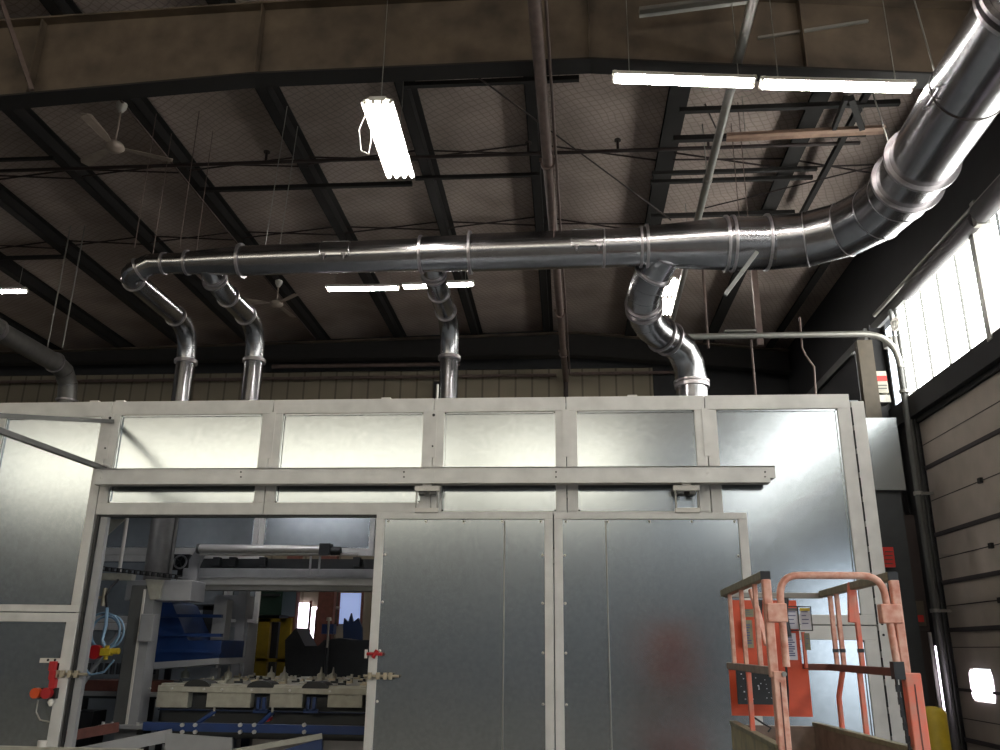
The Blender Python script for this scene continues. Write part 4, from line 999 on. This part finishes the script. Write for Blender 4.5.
MB().sweep([(bo.x, 10.9, 0), (bo.x, 10.9, bo.z-.06), (bo.x, 10.9, bo.z-.015), (bo.x, 10.9, bo.z)], [.165, .165, .12, .02], 24).build('post', 'yellow', bl)

# ------------------------------------------------------------ scissor lift
FL, FR, RL, RR = Vector((.985, 4.38, 0)), Vector((1.60, 4.38, 0)), Vector((1.03, 5.80, 0)), Vector((1.66, 5.80, 0))
lf = thing('scissor_lift', (1.3, 5.1, 0), 'weathered orange scissor lift platform at the lower right', 'lift')
def P(base, z): return Vector((base.x, base.y, z))
TOPZ, MIDZ, TOEZ, DKZ = 1.965, 1.515, 1.165, 1.0
TR = Vector((at(815, 719, 5.8).x, 5.8, 0))
# deck and toe boards
MB().prism([P(FL, DKZ), P(FR, DKZ), P(TR, DKZ), P(RL, DKZ)], (0, 0, -.04)).build('deck', 'deck', lf)
ins = Vector((.0, 0, 0))
tb = MB()
MB().bar(P(FL, (TOEZ+DKZ)/2-.06), P(RL, (TOEZ+DKZ)/2-.06), .03, TOEZ-DKZ+.14).build('toe_board', 'toe', lf, bevel=.004)
MB().bar(P(FR, (TOEZ+DKZ)/2-.06), P(TR, (TOEZ+DKZ)/2-.06), .03, TOEZ-DKZ+.14).build('toe_board', 'deck', lf, bevel=.004)
MB().bar(P(RL, (TOEZ+DKZ)/2), P(TR, (TOEZ+DKZ)/2), .03, TOEZ-DKZ).build('toe_board', 'deck', lf, bevel=.004)
for A, B in ((FL, RL), (FR, TR)):
    MB().bar(P(A, TOEZ+.012), P(B, TOEZ+.012), .045, .025).build('toe_cap', 'alu', lf, bevel=.003)
# top rails left/right/rear
MB().bar(P(FL, TOPZ)-Vector((0, .0, 0)), P(RL, TOPZ), .05, .042).build('top_rail', 'alu', lf, bevel=.005)
MB().bar(P(FR, TOPZ), P(RR, TOPZ), .05, .042).build('top_rail', 'alu', lf, bevel=.005)
MB().bar(P(RL, TOPZ-.01), P(RR, TOPZ-.01), .035, .035).build('top_rail', 'conduit', lf, bevel=.005)
MB().box(FL.x-.024, FL.x+.024, FL.y-.006, FL.y, TOPZ-.02, TOPZ+.02).box(FR.x-.024, FR.x+.024, FR.y-.006, FR.y, TOPZ-.02, TOPZ+.02).build('end_cap', 'black', lf)
# mid rails
MB().bar(P(FL, MIDZ), P(RL, MIDZ), .035, .04).build('mid_rail', 'deck', lf, bevel=.004)
MB().bar(P(FR, MIDZ), P(RR, MIDZ), .035, .04).build('mid_rail', 'rust', lf, bevel=.004)
MB().bar(P(RL, MIDZ), P(RR, MIDZ), .035, .04).build('mid_rail', 'rust', lf, bevel=.004)
# front posts: wide below, narrow above
for A, s_ in ((FL, 1), (FR, -1)):
    MB().box(A.x-.02, A.x+.022, A.y-.02, A.y+.02, MIDZ-.03, TOPZ-.02).build('corner_post', 'orange_pale', lf, bevel=.006)
    xa, xb = (A.x-.008, A.x+.05) if s_ > 0 else (A.x-.012, A.x+.062)
    lp_ = MB().box(xa, xb, A.y-.03, A.y+.03, .5, MIDZ+.0).build('corner_post', 'orange' if s_ < 0 else 'orange_pale', lf, bevel=.006)
    MB().box((xa+xb)/2-.003, (xa+xb)/2+.003, A.y-.032, A.y-.02, .5, MIDZ-.05).build('groove', 'rust', lp_)
    MB().box(A.x-.012*s_, A.x+s_*.085, A.y-.033, A.y+.028, TOPZ-.225, TOPZ-.135).build('clamp_plate', 'orange_pale', lf, bevel=.006)
# hoop gate between the posts
lx0, lx1 = FL.x+.062, FR.x-.05
hoop = [(lx0, FL.y-.01, MIDZ+.02), (lx0, FL.y-.01, TOPZ-.11)]+[tuple(v) for v in arc((lx0, FL.y-.01, TOPZ-.11), (lx0, FL.y-.01, TOPZ-.0), (lx0+.10, FL.y-.01, TOPZ-.0), 6)[1:]]
hoop += [(lx1-.10, FL.y-.01, TOPZ-.0)]+[tuple(v) for v in arc((lx1-.10, FL.y-.01, TOPZ-.0), (lx1, FL.y-.01, TOPZ-.0), (lx1, FL.y-.01, TOPZ-.11), 6)[1:]]+[(lx1+.015, FL.y-.01, MIDZ+.03)]
MB().sweep(hoop, .0175, 14).build('hoop_gate', 'orange_pale', lf)
MB().box(lx1-.01, lx1+.04, FL.y-.03, FL.y+.02, MIDZ-.03, MIDZ+.05).build('gate_hinge', 'black', lf)
# verticals
def lerpb(A, B, t): return A.lerp(B, t)
for t in (.22, .53, .84):
    A = lerpb(FL, RL, t); MB().bar(P(A, MIDZ), P(A, TOPZ-.02), .024, .024).build('rail_post', 'orange_pale', lf, bevel=.004)
A = lerpb(FL, RL, .50); MB().bar(P(A, TOEZ), P(A, MIDZ), .026, .026).build('rail_post', 'orange', lf, bevel=.004)
for t, m in ((.87, 'orange_pale'), (.76, 'orange_pale'), (.49, 'orange')):
    A = lerpb(FR, RR, t); MB().bar(P(A, MIDZ), P(A, TOPZ-.02), .026, .026).build('rail_post', m, lf, bevel=.004)
    MB().bar(P(A, MIDZ+.09), P(A, MIDZ+.11), .03, .03).build('post_sleeve', 'black', lf)
A = lerpb(FR, RR, .49); MB().bar(P(A, TOPZ-.20)+Vector((-.03, 0, 0)), P(A, TOPZ+.02)+Vector((-.01, 0, 0)), .04, .03).build('folding_lock', 'orange', lf, bevel=.004)
A = lerpb(FR, RR, .54); MB().bar(P(A, TOEZ), P(A, MIDZ), .027, .027).build('rail_post', 'orange', lf, bevel=.004)
A = lerpb(FR, RR, .90); B = lerpb(FR, RR, .78)
MB().sweep([P(A, TOEZ), P(A, TOEZ+.18), P(B, MIDZ)], .016, 10).build('brace', 'orange', lf)
A = lerpb(FL, RL, .30); B = lerpb(FL, RL, .22)
MB().bar(P(A, TOPZ-.04), P(B, MIDZ+.12)+Vector((.04, 0, 0)), .03, .02).build('brace', 'orange_pale', lf, bevel=.003)
# rear sheet, speckled sheet, documents
ry = 5.76
def rx(px, py, Y=ry): return at(px, py, Y)
a, b = rx(731, 600), rx(790, 669)
MB().box(a.x, rx(796, 600).x, ry, ry+.02, b.z, a.z).build('rear_sheet', 'panelorange', lf)
a, b = rx(729, 668), rx(813, 717)
MB().box(a.x, b.x, ry, ry+.02, b.z, a.z).build('rear_sheet', 'panelorange', lf)
a, b = rx(736, 670, 5.6), rx(785, 705, 5.6)
spk = MB().box(a.x, b.x, 5.6, 5.615, b.z, a.z).build('black_sheet', 'speck', lf)
random.seed(11); q = MB()
for k in range(26):
    X, Z = random.uniform(a.x+.02, b.x-.02), random.uniform(b.z+.02, a.z-.02); r_ = random.uniform(.0015, .004); q.box(X-r_, X+r_, 5.597, 5.6, Z-r_, Z+r_)
q.build('paint_speck', 'paper', spk)
a, b = rx(801, 632), rx(807, 668); MB().box(a.x, b.x, ry-.03, ry, b.z, a.z).build('rail_post', 'orange', lf)
def doc(x0, x1, y0, y1, m='paper', lines=6, head=None, Y=ry-.035, name='instruction_sheet'):
    a, b = at(x0, y0, Y), at(x1, y1, Y); o = MB().box(a.x, b.x, Y, Y+.004, b.z, a.z).build(name, m, lf)
    q = MB(); h = (a.z-b.z)
    for k in range(lines):
        z = a.z-h*(.18+.74*k/max(1, lines)); q.box(a.x+.008, b.x-.008-random.uniform(0, .02), Y-.002, Y, z-h*.022, z+h*.022)
    q.build('printed_text', 'print', o)
    if head: MB().box(a.x, b.x, Y-.003, Y, a.z-h*.14, a.z).build('header_band', head, o)
doc(786, 799, 608, 629, head='column', lines=4); doc(799.5, 811.5, 608, 629, head='yellow', lines=4)
q = MB(); a, b = at(785, 607, ry-.036), at(812, 630, ry-.036)
for (X0, X1, Z0, Z1) in ((a.x-.006, b.x+.006, a.z, a.z+.006), (a.x-.006, b.x+.006, b.z-.006, b.z), (a.x-.006, a.x, b.z, a.z), (b.x, b.x+.006, b.z, a.z), ((a.x+b.x)/2-.003, (a.x+b.x)/2+.003, b.z, a.z)):
    q.box(X0, X1, ry-.042, ry-.034, Z0, Z1)
q.build('document_frame', 'black', lf)
doc(785, 798, 633, 660, lines=9); doc(804, 811, 633, 650, m='alu', lines=5); doc(741, 754, 620, 648, lines=8, m='alu'); doc(744, 754, 609, 617, lines=3, m='alu')
# hanging black cables, cord, chain
MB().sweep([at(759, 600, 5.3), at(759, 615, 5.3), at(760, 630, 5.3), at(763, 637, 5.3)], .02, 10).build('hanging_grip', 'black', lf)
MB().sweep([at(785, 598, 5.2), at(784, 615, 5.2), at(787, 630, 5.2), at(788, 637, 5.2)], .022, 10).build('hanging_grip', 'black', lf)
MB().sweep([at(786, 665, 4.9), at(788, 690, 4.9), at(788, 730, 4.9), at(787, 752, 4.9)], .006, 6).build('cord', 'black', lf)
MB().sweep([at(752, 716, 5.5), at(764, 724, 5.5), at(771, 728, 5.5), at(768, 732, 5.5)], .006, 6).build('cord', 'black', lf)
chn = MB()
for k in range(22):
    p = P(FR, MIDZ-.04-k*.028)+Vector((-.045+.002*k, .0, 0))
    if k % 2: chn.box(p.x-.010, p.x+.010, p.y-.004, p.y+.004, p.z-.018, p.z+.014)
    else: chn.box(p.x-.004, p.x+.004, p.y-.010, p.y+.010, p.z-.018, p.z+.014)
chn.build('chain', 'black', lf)
p = at(784, 674, 4.35); MB().cyl((p.x, p.y-.01, p.z), (p.x, p.y+.03, p.z), .012, 10).build('eyelet', 'conduit', lf)
# scissor stack and chassis below the deck
MB().box(1.0, 1.64, 4.5, 5.75, .32, .5).build('chassis', 'orange', lf, bevel=.01)
for X in (1.06, 1.56):
    MB().bar((X, 4.6, .5), (X, 5.6, .9), .04, .08).bar((X+.03, 5.6, .5), (X+.03, 4.6, .9), .04, .08).build('scissor_arm', 'orange', lf)
for X in (1.0, 1.6):
    for Y in (4.7, 5.5): MB().cyl((X-.03, Y, .16), (X+.07, Y, .16), .16, 20).build('wheel', 'black', lf)
MB().box(1.08, 1.56, 4.65, 5.6, .16, .32).build('chassis', 'dark', lf)

# ------------------------------------------------------------ light from outside
W = bpy.data.worlds.new('world'); S.world = W; W.use_nodes = True
bg = W.node_tree.nodes['Background']; bg.inputs[0].default_value = (.80, .90, 1, 1); bg.inputs[1].default_value = 2.4
pl = bpy.data.lights.new('door_daylight_portal', 'AREA'); pl.shape = 'RECTANGLE'; pl.size = 7.2; pl.size_y = 3.0
pl.cycles.is_portal = True
po = bpy.data.objects.new('door_daylight_portal', pl); COL.objects.link(po); po.location = (XR+.21, -.4, 1.5); po.rotation_euler = (math.radians(90), 0, math.radians(90))
